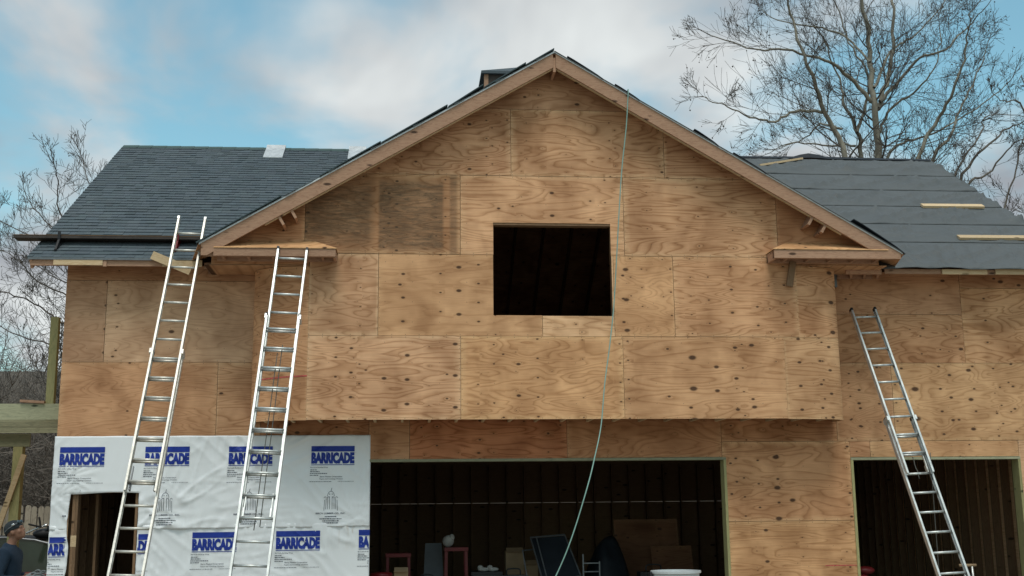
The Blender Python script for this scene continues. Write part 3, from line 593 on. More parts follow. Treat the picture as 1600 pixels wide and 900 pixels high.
# ---------------------------------------------------------------- house wrap and its print
def ww(x, z):
    v = 0
    for k, (ax, az, am) in enumerate(((.8, .6, 1.0), (.7, -.7, .9), (1, .1, .5), (.2, 1, .55))):
        a, b = x*ax+z*az, -x*az+z*ax
        msk = max(0, .35+mnoise.noise(Vector((x*.9+k*5, z*.9, 2.2*k)))*1.4)
        q = mnoise.noise(Vector((a*1.1, b*(4.2+k), 3.1*k+.7))); v += am*msk*max(0, 1-abs(q)*3.6)**2
    for cx, cz, rr in ((-5.1, 1.05, .9), (-7.05, 1.9, .5), (-2.6, 1.5, .5), (-6.9, 2.2, .5)):       # pulls radiating from fixings
        d = math.hypot(x-cx, z-cz)
        if d < rr: v += .9*(1-d/rr)*math.sin(11*math.atan2(z-cz, x-cx))**2*min(1, d*6)
    return .026*v+.004*mnoise.noise(Vector((x*1.7, z*1.7, 9)))
def wrapy(x, z, base): return base-ww(x, z+(5 if base > -.012 else 0))
def strip(z0, z1, base, nz, name):
    xs_ = [-6.815+i*(.99/36) for i in range(37)]
    xs_ = [-7.078+i*(.263/10) for i in range(10)]+xs_+[-5.825+(i+1)*(3.375/124) for i in range(124)]
    zs_ = [z0+(z1-z0)*j/nz for j in range(nz+1)]
    j0 = min(range(len(zs_)), key=lambda j: abs(zs_[j]-1.965))
    if z0 < 1.965 < z1: zs_[j0] = 1.965
    mb = MB(); cols = [('s', .30), ('s', .12)]+[('f', x) for x in xs_]+[('e', .03), ('e', .10)]
    for j, z in enumerate(zs_):
        for kd, x in cols:
            if kd == 's': mb.v.append((-7.082-ww(x*3, z)*.6, x, z)); continue
            if kd == 'e': mb.v.append((-2.443-.0, x-.02, z)); continue
            xx, zz_ = x, z
            if abs(x+6.815) < 1e-6 and z < 1.97: xx += .018*math.sin(z*7.1)+.022*mnoise.noise(Vector((z*4, 1, 1)))
            if abs(z-1.965) < 1e-6 and -6.82 < x < -5.82: zz_ += .012*math.sin(x*5+1)
            if j == len(zs_)-1 and z1 > 2: zz_ += .006*mnoise.noise(Vector((x*3, 0, 0)))
            if j == 0 and z0 > 1: zz_ += .015*mnoise.noise(Vector((x*2.2, 4, 0)))+.012*max(0, (x+3.2)/.7)
            mb.v.append((xx, wrapy(xx, zz_, base), zz_))
    nc = len(cols)
    for j in range(nz):
        for k in range(nc-1):
            if cols[k][0] == 'f' and cols[k+1][0] == 'f':
                xm, zm = (cols[k][1]+cols[k+1][1])/2, (zs_[j]+zs_[j+1])/2
                if -6.815 < xm < -5.825 and zm < 1.965: continue
            mb.f.append((j*nc+k, j*nc+k+1, (j+1)*nc+k+1, (j+1)*nc+k))
    o = mb.build(name, 'wrap', house, smooth=True); md = o.modifiers.new('thickness', 'SOLIDIFY'); md.thickness = .0015; md.offset = 1
    return o
wrap_up = strip(1.44, 2.80, -.016, 56, 'house_wrap'); wrap_lo = strip(.0, 1.50, -.009, 56, 'house_wrap')
# printed marks: triangles cut small and laid on the wrap
def subdiv(tris, lim=.05):
    out = []; st = list(tris)
    while st:
        a, b, c = st.pop(); L = [math.dist(a, b), math.dist(b, c), math.dist(c, a)]; k = L.index(max(L))
        if L[k] < lim: out.append((a, b, c)); continue
        p, q, s_ = ((a, b, c), (b, c, a), (c, a, b))[k]; m_ = ((p[0]+q[0])/2, (p[1]+q[1])/2); st += [(p, m_, s_), (m_, q, s_)]
    return out
def text_tris(txt, width, height, bold=0.0, x=0, z=0):
    cu = bpy.data.curves.new('text', 'FONT'); cu.body = txt; cu.offset = bold; cu.resolution_u = 3; cu.fill_mode = 'FRONT' if False else cu.fill_mode
    o = bpy.data.objects.new('text', cu); COL.objects.link(o); dg = bpy.context.evaluated_depsgraph_get()
    me = bpy.data.meshes.new_from_object(o.evaluated_get(dg)); me.calc_loop_triangles()
    V = [v.co for v in me.vertices]; x0, x1 = min(v.x for v in V), max(v.x for v in V); z0, z1 = min(v.y for v in V), max(v.y for v in V)
    T = [tuple((x+(V[i].x-x0)/(x1-x0)*width, z+(V[i].y-z0)/(z1-z0)*height) for i in lt.vertices) for lt in me.loop_triangles]
    bpy.data.objects.remove(o); bpy.data.curves.remove(cu); bpy.data.meshes.remove(me); return T
def quad(x0, z0, x1, z1): return [((x0, z0), (x1, z0), (x1, z1)), ((x0, z0), (x1, z1), (x0, z1))]
def line(p, q, wd=.006):
    dx, dz = q[0]-p[0], q[1]-p[1]; L = math.hypot(dx, dz) or 1; nx_, nz_ = -dz/L*wd/2, dx/L*wd/2
    return [((p[0]-nx_, p[1]-nz_), (q[0]-nx_, q[1]-nz_), (q[0]+nx_, q[1]+nz_)), ((p[0]-nx_, p[1]-nz_), (q[0]+nx_, q[1]+nz_), (p[0]+nx_, p[1]+nz_))]
LW, LH = .645, .285
big = subdiv(quad(0, .202, LW, LH)+quad(0, .0, LW, .010)+text_tris('BARRICADE', LW-.002, .172, .075, .001, .0205))
TM = text_tris('TM', .012, .006, 0, LW+.008, .186)
small = list(TM)
small += text_tris('Barricade Building Wrap', .26, .02, .01, -.01, -.045)
def dashes(x0, x1, z, h=.012):
    out = []; x = x0
    while x < x1: ln = R.uniform(.012, .04); out += quad(x, z, min(x+ln, x1), z+h*R.uniform(.7, 1)); x += ln+.006
    return out
small += dashes(-.01, .09, -.075)+dashes(-.012, .13, -.102)+dashes(-.014, .24, -.129)+dashes(-.015, .11, -.156)
small += text_tris('Berry Plastics Corporation', .33, .024, .012, .135, -.185)+text_tris('Tapes and Coatings Division', .35, .022, .01, .125, -.217)+dashes(-.02, .31, -.247, .008)+dashes(.40, .64, -.245, .006)
small = subdiv(small, .08)
lum = []
for k, h in ((-.10, .16), (-.075, .18), (-.05, .2), (-.02, .21), (.02, .21), (.05, .2), (.075, .18), (.10, .16)): lum += line((k, .0 if abs(k) > .09 else .02), (k*.92, h))
for k in range(12):
    a0, a1 = math.pi*k/12, math.pi*(k+1)/12; lum += line((.05*math.cos(a0), .21+.075*math.sin(a0)), (.05*math.cos(a1), .21+.075*math.sin(a1)))
for xk in (-.085, -.035, .035, .085):
    for k in range(4):
        a0, a1 = math.pi*k/4, math.pi*(k+1)/4; lum += line((xk+.016*math.cos(a0), .185+.02*math.sin(a0)), (xk+.016*math.cos(a1), .185+.02*math.sin(a1)))
lum += line((0, .285), (.012, .335))+quad(-.024, .235, -.014, .25)+quad(.014, .235, .024, .25)
lum += text_tris('BIRCH LUMBER CO., INC.', .44, .028, .02, -.22, -.055)+dashes(-.085, .085, -.092, .014)+dashes(-.165, .165, -.125, .014)+dashes(-.12, .12, -.155, .014)+dashes(-.115, .115, -.185, .014)
lum = subdiv(lum, .08)
def stamp(tris, ox, oz, base, mat, parent, name, lo=-7.07, hi=-2.452, skip_door=True):
    mb = MB()
    for t_ in tris:
        P = [(p[0]+ox, p[1]+oz) for p in t_]; cx, cz = sum(p[0] for p in P)/3, sum(p[1] for p in P)/3
        if not lo < cx < hi or (skip_door and -6.845 < cx < -5.81 and cz < 1.985): continue
        mb.add([(x, wrapy(x, z, base)-.008, z) for x, z in P], [(0, 1, 2)])
    if mb.f: return tag(mb.build(name, mat, parent), kind='stuff')
for x, z in ((-6.993, 2.356), (-5.764, 2.356), (-4.543, 2.352), (-3.325, 2.352)):
    stamp(big, x, z, -.016, 'print_blue', wrap_up, 'printed_logo'); stamp(small, x, z, -.016, 'print_black', wrap_up, 'printed_text')
for x in (-6.68, -5.44, -4.225, -3.022): stamp(lum, x, 1.68, -.016, 'print_black', wrap_up, 'printed_emblem')
for x, z in ((-7.145, 1.055), (-6.29, 1.085), (-5.03, 1.10), (-3.815, 1.105), (-2.6, 1.11)):
    stamp(big, x, z, -.009, 'print_blue', wrap_lo, 'printed_logo'); stamp(small, x, z, -.009, 'print_black', wrap_lo, 'printed_text')
# ---------------------------------------------------------------- ladders
def ladder(label, T, B, wf, wb, s_fly, s_base, fly_front, first, rope=None, worn=False):
    T, B = Vector(T), Vector(B); d = (B-T).normalized(); g = (T.z-GZ)/-d.z; base = T+d*g
    root = thing('extension_ladder', label, 'ladder', tuple(base), 'extension ladders leaning on the house')
    sx = Vector((1, 0, 0)); sx = (sx-d*sx.dot(d)).normalized(); n = d.cross(sx).normalized()
    if n.y > 0: n = -n                            # towards the camera
    mat = 'aluminium_worn' if worn else 'aluminium'
    def section(a, b, wd, off, rung0):
        for s in (-1, 1):
            c = T+d*(a+b)/2+sx*s*(wd/2-.012)+n*off
            mb = MB().obox(c+sx*s*.010, (sx, d, n), (.0025, (b-a)/2, .036))
            for e in (-1, 1): mb.obox(c+n*e*.033-sx*s*.003, (sx, d, n), (.0125, (b-a)/2, .003))
            mb.build('rail', mat, root)
            MB().obox(T+d*(a-.006)+sx*s*(wd/2-.012)+n*off, (sx, d, n), (.017, .022, .040)).build('end_cap', 'black_plastic' if not worn or a > 1 else 'aluminium', root)
        k = rung0
        while k < b-.05:
            p = T+d*k+n*off; MB().tube([p-sx*(wd/2-.016), p+sx*(wd/2-.016)], .0175, 10).build('rung', mat, root, smooth=True); k += .3085
    f0 = .035 if fly_front else -.035
    section(0, s_fly, wf, f0, first); section(s_base, g-.04, wb, -f0, first+.3085*math.ceil((s_base+.06-first)/.3085))
    for s in (-1, 1):
        q = T+d*s_base+sx*s*(wb/2-.002)+n*0; MB().obox(q+d*.03, (sx, d, n), (.014, .035, .078)).build('guide_bracket', mat, root)
        q = T+d*(s_fly-.22)+sx*s*(wf/2-.05)-n*(f0*.4); MB().obox(q, (sx, d, n), (.007, .15, .016)).obox(q+d*.12-n*.02*(1 if fly_front else -1), (sx, d, n), (.010, .06, .028)).build('rung_lock', 'steel_dark' if worn else mat, root)
        q = T+d*(g-.03)+sx*s*(wb/2-.012)-n*f0; MB().obox(q, (sx, (0, 1, 0), (0, 0, 1)), (.03, .06, .03)).build('foot', 'black_rubber', root)
    if rope:
        for dx, a, b in rope:
            p = T+d*a+sx*dx-n*.02; q = T+d*b+sx*(dx*1.25)-n*.03
            MB().tube([p+(q-p)*k/6+n*.012*math.sin(k*1.9) for k in range(7)], .0065, 6).build('rope', 'rope', root, smooth=True)
    return root
ladder('tall aluminium extension ladder reaching past the eave onto the shingled roof', (-5.124, -.555, 5.976), (-5.352, -2.75, .902), .415, .44, 4.42, 2.30, True, .27, worn=True)
ladder('white aluminium extension ladder leaning on the left gable return', (-3.571, -1.175, 5.425), (-3.807, -3.03, .891), .44, .475, 4.2, 1.18, False, .16, rope=((-.02, 1.75, 4.3), (.035, 1.62, 4.25)))
ladder('aluminium extension ladder leaning on bare plywood beside the right garage opening', (5.36, -.085, 4.732), (5.575, -2.12, .705), .415, .44, 2.95, 2.0, True, .14, rope=((.0, 2.65, 3.0),))
mb = MB().tube([(5.72, -1.35, 2.42), (5.705, -1.38, 2.0), (5.69, -1.40, 1.4), (5.68, -1.42, .8), (5.68, -1.45, GZ+.01)], .006, 6); tag(mb.build('pull_rope', 'rope', smooth=True), 'thin grey rope hanging down behind the ladder at the right garage', 'rope')
# ---------------------------------------------------------------- air hose
pts = [(1.50, -.55, gabz(1.5)+.02), (1.462, -1.02, gabz(1.46)+.03), (1.452, -1.16, 7.97), (1.432, -1.17, 7.75), (1.397, -1.18, 7.36), (1.30, -1.25, 6.7), (1.212, -1.38, 5.985), (1.145, -1.45, 5.3), (1.068, -1.52, 4.54), (.97, -1.65, 3.95), (.853, -1.82, 3.37), (.766, -1.95, 2.79), (.62, -2.25, 2.35), (.465, -2.55, 1.95), (.232, -2.62, 1.294), (.014, -2.62, .81), (-.35, -2.9, .25), (-.75, -3.3, GZ+.02), (-1.6, -3.6, GZ+.015)]
def smooth_path(P, n=6):
    P = [Vector(p) for p in P]; out = []
    for i in range(len(P)-1):
        p0, p1, p2, p3 = P[max(i-1, 0)], P[i], P[i+1], P[min(i+2, len(P)-1)]
        for k in range(n):
            t_ = k/n; out.append(.5*((2*p1)+(p2-p0)*t_+(2*p0-5*p1+4*p2-p3)*t_*t_+(3*p1-p0-3*p2+p3)*t_**3))
    return out+[P[-1]]
tag(MB().tube(smooth_path(pts), .0085, 8).build('air_hose', 'hose_green', smooth=True), 'pale green air hose hanging from the gable roof past the window', 'hose')
# ---------------------------------------------------------------- deck frame at the left
dk = thing('deck_frame', 'greenish treated lumber deck frame attached to the left side of the house', 'deck', (-8.6, 2.1, GZ))
MB().box((-12.6, .58, 3.095), (-7.085, .62, 3.342)).build('rim_board', 'treated', dk)
for k in range(1, 8): MB().box((-12.6, .6+.405*k, 3.095), (-7.085, .638+.405*k, 3.33)).build('joist', 'treated', dk)
MB().box((-12.6, 3.55, 2.865), (-8.535, 3.59, 3.09)).box((-12.6, 3.63, 2.865), (-8.56, 3.67, 3.09)).build('beam', 'treated', dk)
for x in (-8.73, -11.6): MB().box((x-.08, 3.54, GZ), (x+.08, 3.70, 2.862)).build('post', 'treated_upright', dk)
MB().beam((-8.60, 3.49, 2.72), (-9.15, 3.49, .75), .04, .09).build('brace', 'pine', dk)
MB().box((-7.445, .625, 3.10), (-7.325, .74, 4.70)).build('railing_post', 'treated_upright', dk)
o = MB().obox((-7.62, .60, 3.372), ((1, 0, -.06), (0, 1, 0), (.06, 0, 1)), (.18, .06, .019)).build('offcut_board', 'fir'); tag(o, 'short reddish board lying on top of the deck frame', 'board')
# ---------------------------------------------------------------- picket fence behind
fn = thing('picket_fence', 'weathered grey wooden picket fence behind the house at the left', 'fence', (-11.5, 9.3, GZ))
x = -17.0; pm = None
for k in range(66):
    h = 1.895-GZ+R.uniform(-.02, .02)
    P = [(0, 0), (.122, 0), (.122, h-.045), (.09, h), (.032, h), (0, h-.045)]
    if pm is None or k % 6 == 0: pm = MB().prism(P, 0, .018).mesh('picket', 'fence_wood')
    o = link('picket', pm, fn); o.location = (x, 9.3+R.uniform(-.006, .006), GZ); o.rotation_euler = (0, R.uniform(-.012, .012), 0); o.matrix_parent_inverse = fn.matrix_basis.inverted(); x += .142
for z in (.3, 1.0, 1.6): MB().box((-17.0, 9.33, z+GZ), (-7.62, 9.37, z+GZ+.09)).build('rail', 'fence_wood', fn)
LIMBS = json.loads("""{"syc":[[[[12.74,16.76,7.68],[13.15,17.11,11.13],[13.26,17.09,12.8],[13.15,16.76,14.52],[13.33,17.22,16.49],[13.05,16.94,18.2],[12.97,16.86,19.64]],0.27,0.06],[[[13.09,16.76,14.58],[12.26,16.51,15.32],[11.23,15.89,15.61],[9.63,14.96,15.53],[8.61,14.82,15.48],[7.02,13.94,15.5]],0.11,0.02],[[[13.27,16.76,14.38],[13.99,17.48,15.74],[14.43,17.84,17.16],[14.6,17.89,18.69],[15.15,18.72,20.34]],0.13,0.05],[[[11.58,15.55,8.74],[11.35,15.03,12.12],[11.1,15.24,13.11],[10.43,14.65,14.22],[10.01,14.39,15.11],[9.73,14.49,16.55],[9.34,13.79,17.16]],0.17,0.03],[[[10.87,15.16,13.61],[9.59,14.25,13.29],[8.91,14.17,12.96],[7.96,13.52,12.84],[6.96,12.8,12.94],[6.42,12.74,13.09]],0.08,0.015],[[[12.98,17.81,9.23],[13.35,18.65,13.28],[13.28,18.66,14.31],[13.13,19.14,15.38],[13.28,19.82,16.55],[12.78,19.77,17.92]],0.15,0.03],[[[13.03,18.05,13.96],[13.69,18.7,15.23],[13.76,18.52,16.21],[13.35,18.94,17.59],[13.17,19.39,19.02]],0.09,0.03],[[[13.32,16.76,14.59],[14.17,16.71,15.52],[14.58,16.3,15.93],[15.07,15.56,15.93],[15.93,15.62,16.75],[16.1,14.94,17.02]],0.1,0.02],[[[12.92,15.93,8.83],[13.84,15.45,12.29],[14.45,15.41,13.37],[14.71,14.55,14.15],[15.03,14.35,15.09],[15.1,14.09,15.86],[14.77,13.25,16.15]],0.12,0.02],[[[14.02,17.81,9.24],[15.87,18.75,13.29],[16.71,18.86,14.23],[17.48,19.44,15.59],[18.62,20.22,17.08],[19.05,20.27,18.15]],0.12,0.02],[[[13.43,17.81,10.62],[14.21,18.55,13.27],[14.95,18.46,13.84],[16.34,18.84,14.37],[18.23,19.42,15.59],[19.14,19.27,16.33]],0.1,0.02],[[[13.18,16.76,15.08],[14.33,17.86,16.79],[15.45,18.59,17.65],[16.64,19.01,18.8],[18.04,20.22,20.36]],0.08,0.02],[[[13.1,16.76,15.94],[12.72,17.73,17.21],[11.97,18.34,17.83],[10.77,18.64,18.15],[10.49,19.72,19.09]],0.07,0.015],[[[11.48,15.55,13.22],[10.92,15.78,13.43],[10.56,16.74,13.19],[9.78,16.9,12.95]],0.06,0.015],[[[13.46,17.26,13.7],[13.94,17.33,14.59],[14.63,16.72,15.03],[15.09,16.21,15.77],[15.34,16.25,16.86]],0.08,0.02],[[[13.0,18.17,13.56],[12.22,18.95,13.8],[11.05,18.9,13.84],[10.44,19.52,13.65]],0.06,0.015]],"left":[[[[-9.48,20.23,-0.17],[-9.7,19.92,3.76],[-10.0,19.87,7.42],[-10.44,20.25,9.38],[-10.81,19.8,10.77]],0.168,0.04],[[[-10.16,20.23,8.32],[-11.38,19.42,9.83],[-12.72,18.87,10.93],[-12.9,18.75,11.94],[-12.78,17.8,12.39]],0.07,0.016],[[[-10.44,20.23,9.59],[-11.5,20.42,11.46],[-12.51,20.87,12.67],[-13.11,21.75,14.03]],0.063,0.016],[[[-10.04,20.23,7.48],[-11.8,19.59,9.44],[-13.36,19.21,10.9],[-14.02,19.25,11.75]],0.063,0.016],[[[-9.96,20.23,6.64],[-11.3,20.22,8.52],[-13.02,20.47,9.19],[-14.24,21.14,9.92],[-15.08,21.0,10.36]],0.056,0.012],[[[-9.82,20.23,5.0],[-11.43,19.42,7.14],[-12.54,18.87,7.6],[-13.24,18.75,8.08],[-14.1,17.8,8.35],[-15.11,17.52,8.39]],0.077,0.016],[[[-9.74,20.23,3.78],[-11.77,20.17,6.33],[-13.26,20.37,7.07],[-14.69,21.0,7.58],[-15.89,20.8,8.39]],0.07,0.016],[[[-10.17,20.23,8.53],[-12.08,20.42,10.69],[-14.05,20.87,10.78],[-15.61,21.75,11.52],[-16.73,21.8,12.31]],0.056,0.012],[[[-9.9,20.23,5.82],[-12.42,20.67,8.38],[-14.11,21.37,9.36],[-15.36,22.5,10.47],[-16.56,22.8,10.98]],0.063,0.012]],"right":[[[[13.96,15.16,-0.28],[14.18,14.75,5.2],[14.59,15.17,8.74],[14.79,15.02,11.1],[15.49,14.8,12.26],[16.63,15.24,13.15],[17.07,14.88,13.35]],0.15,0.02],[[[14.68,15.16,9.33],[14.81,14.38,11.12],[15.43,14.42,11.5],[16.03,13.9,12.22],[16.2,13.3,12.27]],0.08,0.015],[[[14.7,15.16,9.53],[14.77,15.12,11.51],[16.14,15.92,13.16],[16.65,16.15,13.99],[17.91,16.3,14.03]],0.07,0.015],[[[14.52,15.16,6.78],[15.61,15.0,9.1],[16.64,15.67,10.9],[17.25,15.77,12.39],[17.86,15.8,14.11]],0.08,0.02],[[[14.45,15.16,6.01],[15.72,14.42,8.2],[16.78,14.5,10.38],[17.3,14.02,12.25]],0.08,0.02]],"far":[[[[15.15,11.87,-0.13],[15.99,12.25,6.69],[15.77,11.8,9.66],[15.83,12.01,12.71],[15.91,12.18,14.51]],0.14,0.03],[[[15.81,11.87,8.77],[15.38,11.91,12.57],[14.4,11.14,12.55],[14.0,11.01,12.86]],0.05,0.012],[[[15.81,11.87,9.68],[15.98,12.75,13.66],[15.8,12.8,13.87]],0.05,0.012]]}""")
# ---------------------------------------------------------------- trees
def grow(mb, p, d, L, rad, depth, rnd, tips, up=.15, spread=.75, minr=.005, child=(3, 5)):
    n = 4 if depth > 0 else 3; P = [p]; q = p; dd = d.copy()
    for k in range(n):
        dd = (dd+Vector((rnd.gauss(0, .11), rnd.gauss(0, .11), rnd.gauss(0, .09)+up*.35))).normalized(); q = q+dd*L/n; P.append(q)
    rr = [max(minr, rad*(1-.7*k/n)) for k in range(n+1)]
    mb.tube(P, rr, 4 if rad > .02 else 3, caps=False)
    if depth == 0: tips.append(P[-1]); tips.append(P[-2]); return
    for c in range(rnd.randint(*child)):
        t_ = rnd.uniform(.2, 1.0); i = min(n-1, int(t_*n)); a = P[i]+(P[i+1]-P[i])*(t_*n-i)
        ax = dd.orthogonal(); ax.rotate(Matrix.Rotation(rnd.uniform(0, 6.28), 3, dd)); nd = (dd+ax*rnd.uniform(.5, 1.1)*spread+Vector((0, 0, up))).normalized()
        grow(mb, a, nd, L*rnd.uniform(.45, .7), max(minr, rad*.5), depth-1, rnd, tips, up, spread, minr, child)
def tree(label, limbs, seed, bark, step, twl, depth, group, balls=0, start=.25, up=.15, extra=None, child=(3, 5), minr=.005, twig='twig'):
    rnd = random.Random(seed); b0 = limbs[0][0][0]
    root = thing('bare_tree', label, 'tree', (b0[0], b0[1], gz(b0[0], b0[1])), group); tr = MB(); cr_ = MB(); tips = []
    for li, (pts, r0, r1) in enumerate(limbs):
        P = smooth_path(pts, 5)
        if li == 0: P[0].z = gz(P[0].x, P[0].y)-.05
        n = len(P); rr = [r0+(r1-r0)*(i/(n-1))**.8 for i in range(n)]
        P = [p+Vector((rnd.gauss(0, .03), rnd.gauss(0, .03), rnd.gauss(0, .02))) for p in P]
        rr = [q*.68 for q in rr]; tr.tube(P, rr, 8 if r0 > .1 else 6, caps=False); ln = 0
        tot = sum((P[i+1]-P[i]).length for i in range(n-1)); nxt = tot*start if li == 0 else tot*.12
        for i in range(n-1):
            sg = (P[i+1]-P[i]).length
            while nxt < ln+sg:
                a = P[i]+(P[i+1]-P[i])*((nxt-ln)/sg); f = nxt/tot; d = (P[i+1]-P[i]).normalized()
                if a.z > 3.0:
                    ax = d.orthogonal(); ax.rotate(Matrix.Rotation(rnd.uniform(0, 6.28), 3, d)); nd = (d*.7+ax*rnd.uniform(.5, 1.0)+Vector((0, 0, up))).normalized()
                    grow(cr_, a, nd, twl*rnd.uniform(.55, 1.15)*(1-.6*f), max(.008, rr[i]*.33), depth, rnd, tips, up, minr=minr, child=child)
                nxt += step*rnd.uniform(.6, 1.4)
            ln += sg
        grow(cr_, P[-1], (P[-1]-P[-2]).normalized(), twl*.35, r1, depth, rnd, tips, up, minr=minr, child=child)
    tr.build('trunk', bark, root, smooth=True); cr_.build('crown', twig, root)
    if balls:
        mb = MB()
        for p in rnd.sample(tips, min(balls, len(tips))):
            q = p+Vector((rnd.gauss(0, .02), rnd.gauss(0, .02), -rnd.uniform(.02, .10))); s_ = rnd.uniform(.014, .028)
            mb.add([q+Vector(v)*s_ for v in ((1, 0, 0), (-1, 0, 0), (0, 1, 0), (0, -1, 0), (0, 0, 1.2), (0, 0, -1.2))], [(0, 2, 4), (2, 1, 4), (1, 3, 4), (3, 0, 4), (2, 0, 5), (1, 2, 5), (3, 1, 5), (0, 3, 5)])
        tag(mb.build('seed_balls', 'dead_leaf', root), kind='stuff')
    return root
tree('large pale-barked bare tree with seed balls rising behind the right roof', LIMBS['syc'], 3, 'bark_pale', .46, 2.3, 2, None, 1500, .3, .12, minr=.005, child=(4, 6))
tree('dark bare tree behind the left end of the shingled roof', LIMBS['left'], 5, 'bark_left', .34, 1.9, 2, None, 150, .3, .16, minr=.006, child=(3, 5))
tree('small bare tree behind the lower end of the grey right roof slope', LIMBS['right'], 8, 'bark_dark', .6, 1.5, 2, None, 350, .3, .2, minr=.005, child=(4, 6))
tree('bare tree at the far right edge with branches reaching into the picture', LIMBS['far'], 9, 'bark_dark', .7, .9, 2, None, 60, .4, .2, minr=.005)
# more saplings behind the right corner, upright shoots
sp = [(12.2, 13.5, 6.8), (13.2, 16.0, 7.6), (14.6, 14.5, 6.8), (15.6, 18.0, 8.2), (17.0, 20.0, 8.0), (12.9, 19.5, 7.4)]
names_ = ['nearest the roof edge', 'second from the roof edge', 'third from the roof edge', 'fourth from the roof edge', 'fifth from the roof edge', 'sixth and last from the roof edge']
for k, (x, y, h) in enumerate(sp):
    rn = random.Random(40+k); px = [[x, y, 0], [x+rn.uniform(-.2, .2), y, h*.4], [x+rn.uniform(-.5, .5), y+.3, h*.75], [x+rn.uniform(-.8, .8), y+.2, h]]
    tree('thin bare sapling behind the right roof, '+names_[k], [[px, .07, .015]], 60+k, 'bark_dark', .4, 2.0, 2, 'saplings behind the right roof', 60, .3, .55, minr=.006, child=(2, 4))
wd_ = [(-11.2, 16.5, 5.2), (-13.0, 19.0, 6.5), (-14.2, 15.0, 5.6), (-16.0, 21.0, 7.0), (-12.2, 23.0, 7.0)]
wl = ['just left of the house corner', 'behind the railing post', 'near the left picture edge', 'farthest left among the woods', 'deepest in the woods']
for k, (x, y, h) in enumerate(wd_):
    rn = random.Random(80+k); px = [[x, y, 0], [x+rn.uniform(-.3, .3), y, h*.4], [x+rn.uniform(-.6, .6), y+.3, h*.7], [x+rn.uniform(-1, 1), y+.2, h]]
    tree('thin grey bare tree in the left woods, '+wl[k], [[px, .10, .02]], 90+k, 'bark_left', .30, 2.4, 3, 'bare trees in the left woods', 0, .15, .3, minr=.008, child=(2, 4))
# thicket: a tangle nobody could count
rn = random.Random(21); mb = MB()
for k in range(5200):
    x = rn.uniform(-21, -6.6); y = rn.uniform(11.5, 27) if k < 4300 else rn.uniform(27, 40); z0 = gz(x, y); h = rn.uniform(2.2, 7.2)*(1+.25*math.sin(x*.7))
    p = Vector((x, y, z0)); d = Vector((rn.gauss(0, .35), rn.gauss(0, .35), 1)).normalized()
    P = [p]; nseg = 5
    for i in range(nseg):
        d = (d+Vector((rn.gauss(0, .28), rn.gauss(0, .28), rn.gauss(-.04, .2)))).normalized(); P.append(P[-1]+d*h/nseg)
    mb.tube(P, [max(.007, rn.uniform(.012, .03)*(1-.75*i/nseg)) for i in range(nseg+1)], 3, caps=False)
    for c in range(9):
        i = rn.randint(0, nseg-1); a = P[i]+(P[i+1]-P[i])*rn.random(); d2 = Vector((rn.gauss(0, 1), rn.gauss(0, 1), rn.gauss(.35, .6))).normalized(); l2 = rn.uniform(.5, 1.7)
        b = a+d2*l2*.5; c_ = b+(d2+Vector((rn.gauss(0, .3), rn.gauss(0, .3), rn.gauss(.1, .3)))).normalized()*l2*.5
        mb.tube([a, b, c_], [.009, .007, .005], 3, caps=False)
tag(mb.build('thicket', 'thicket'), 'tangled grey-brown leafless brush behind the picket fence', 'brush', kind='stuff')
# ---------------------------------------------------------------- parked car and what lies on it
car = thing('parked_car', 'dark red parked car with tinted side window, partly hidden by the house corner', 'car', (-10.0, 5.8, GZ))
cy0, cy1 = 5.0, 6.6; gr = GZ
prof = [(-11.75, .35), (-11.8, .75), (-11.65, .78), (-11.0, .80), (-9.0, .80), (-8.0, .78), (-7.45, .72), (-7.25, .6), (-7.25, .32)]
MB().prism([(x, z+gr) for x, z in prof], cy0, cy1).build('body', 'car_red', car)
cab = [(-11.5, .80), (-10.95, 1.33), (-10.3, 1.415), (-9.3, 1.42), (-8.8, 1.37), (-8.35, 1.25), (-7.75, .79)]
MB().prism([(x, z+gr) for x, z in cab], cy0+.09, cy1-.09).build('cabin_glass', 'car_glass', car)
MB().tube([(x, cy0+.085, z+gr+.01) for x, z in cab], .018, 6).build('roof_trim', 'steel_dark', car)
MB().prism([(x, z+gr+.012) for x, z in cab[1:5]]+[(x, z+gr+.035) for x, z in cab[4:0:-1]], cy0+.12, cy1-.12).build('roof', 'black_plastic', car)
MB().box((-9.76, cy0+.075, gr+.94), (-9.68, cy0+.10, gr+1.41)).build('door_pillar', 'black_plastic', car)
for x in (-10.8, -8.1):
    for y in (cy0+.05, cy1-.05):
        MB().tube([(x, y-.1, gr+.31), (x, y+.1, gr+.31)], .31, 24).build('wheel', 'black_rubber', car)
MB().box((-7.3, cy0+.15, gr+.62), (-7.22, cy0+.4, gr+.75)).build('headlight', 'chrome', car)
mc = thing('motor_tool', 'black machine with upright handle grips on the roof of the parked car', 'machine', (-8.920, 5.55, gr+1.41))
MB().ball((-8.740, 5.55, gr+1.49), (.25, .16, .10), 14, 8).ball((-8.580, 5.50, gr+1.58), (.14, .12, .10), 12, 8).build('housing', 'black_plastic', mc, smooth=True)
MB().tube(smooth_path([(-9.070, 5.42, gr+1.50), (-8.840, 5.42, gr+1.60), (-8.670, 5.46, gr+1.64), (-8.440, 5.52, gr+1.54)]), .016, 8).build('frame_tube', 'chrome', mc, smooth=True)
MB().tube([(-8.800, 5.40, gr+1.60), (-8.840, 5.40, gr+1.80)], .02, 8).build('grip', 'black_rubber', mc); MB().tube([(-8.820, 5.40, gr+1.62), (-9.020, 5.36, gr+1.67)], .018, 8).build('grip', 'black_rubber', mc)
MB().ball((-8.700, 5.38, gr+1.64), (.05, .04, .035), 10, 6).build('cap', 'chrome', mc, smooth=True); MB().ball((-8.540, 5.38, gr+1.46), (.08, .03, .08), 12, 8).build('disc', 'steel_dark', mc, smooth=True)
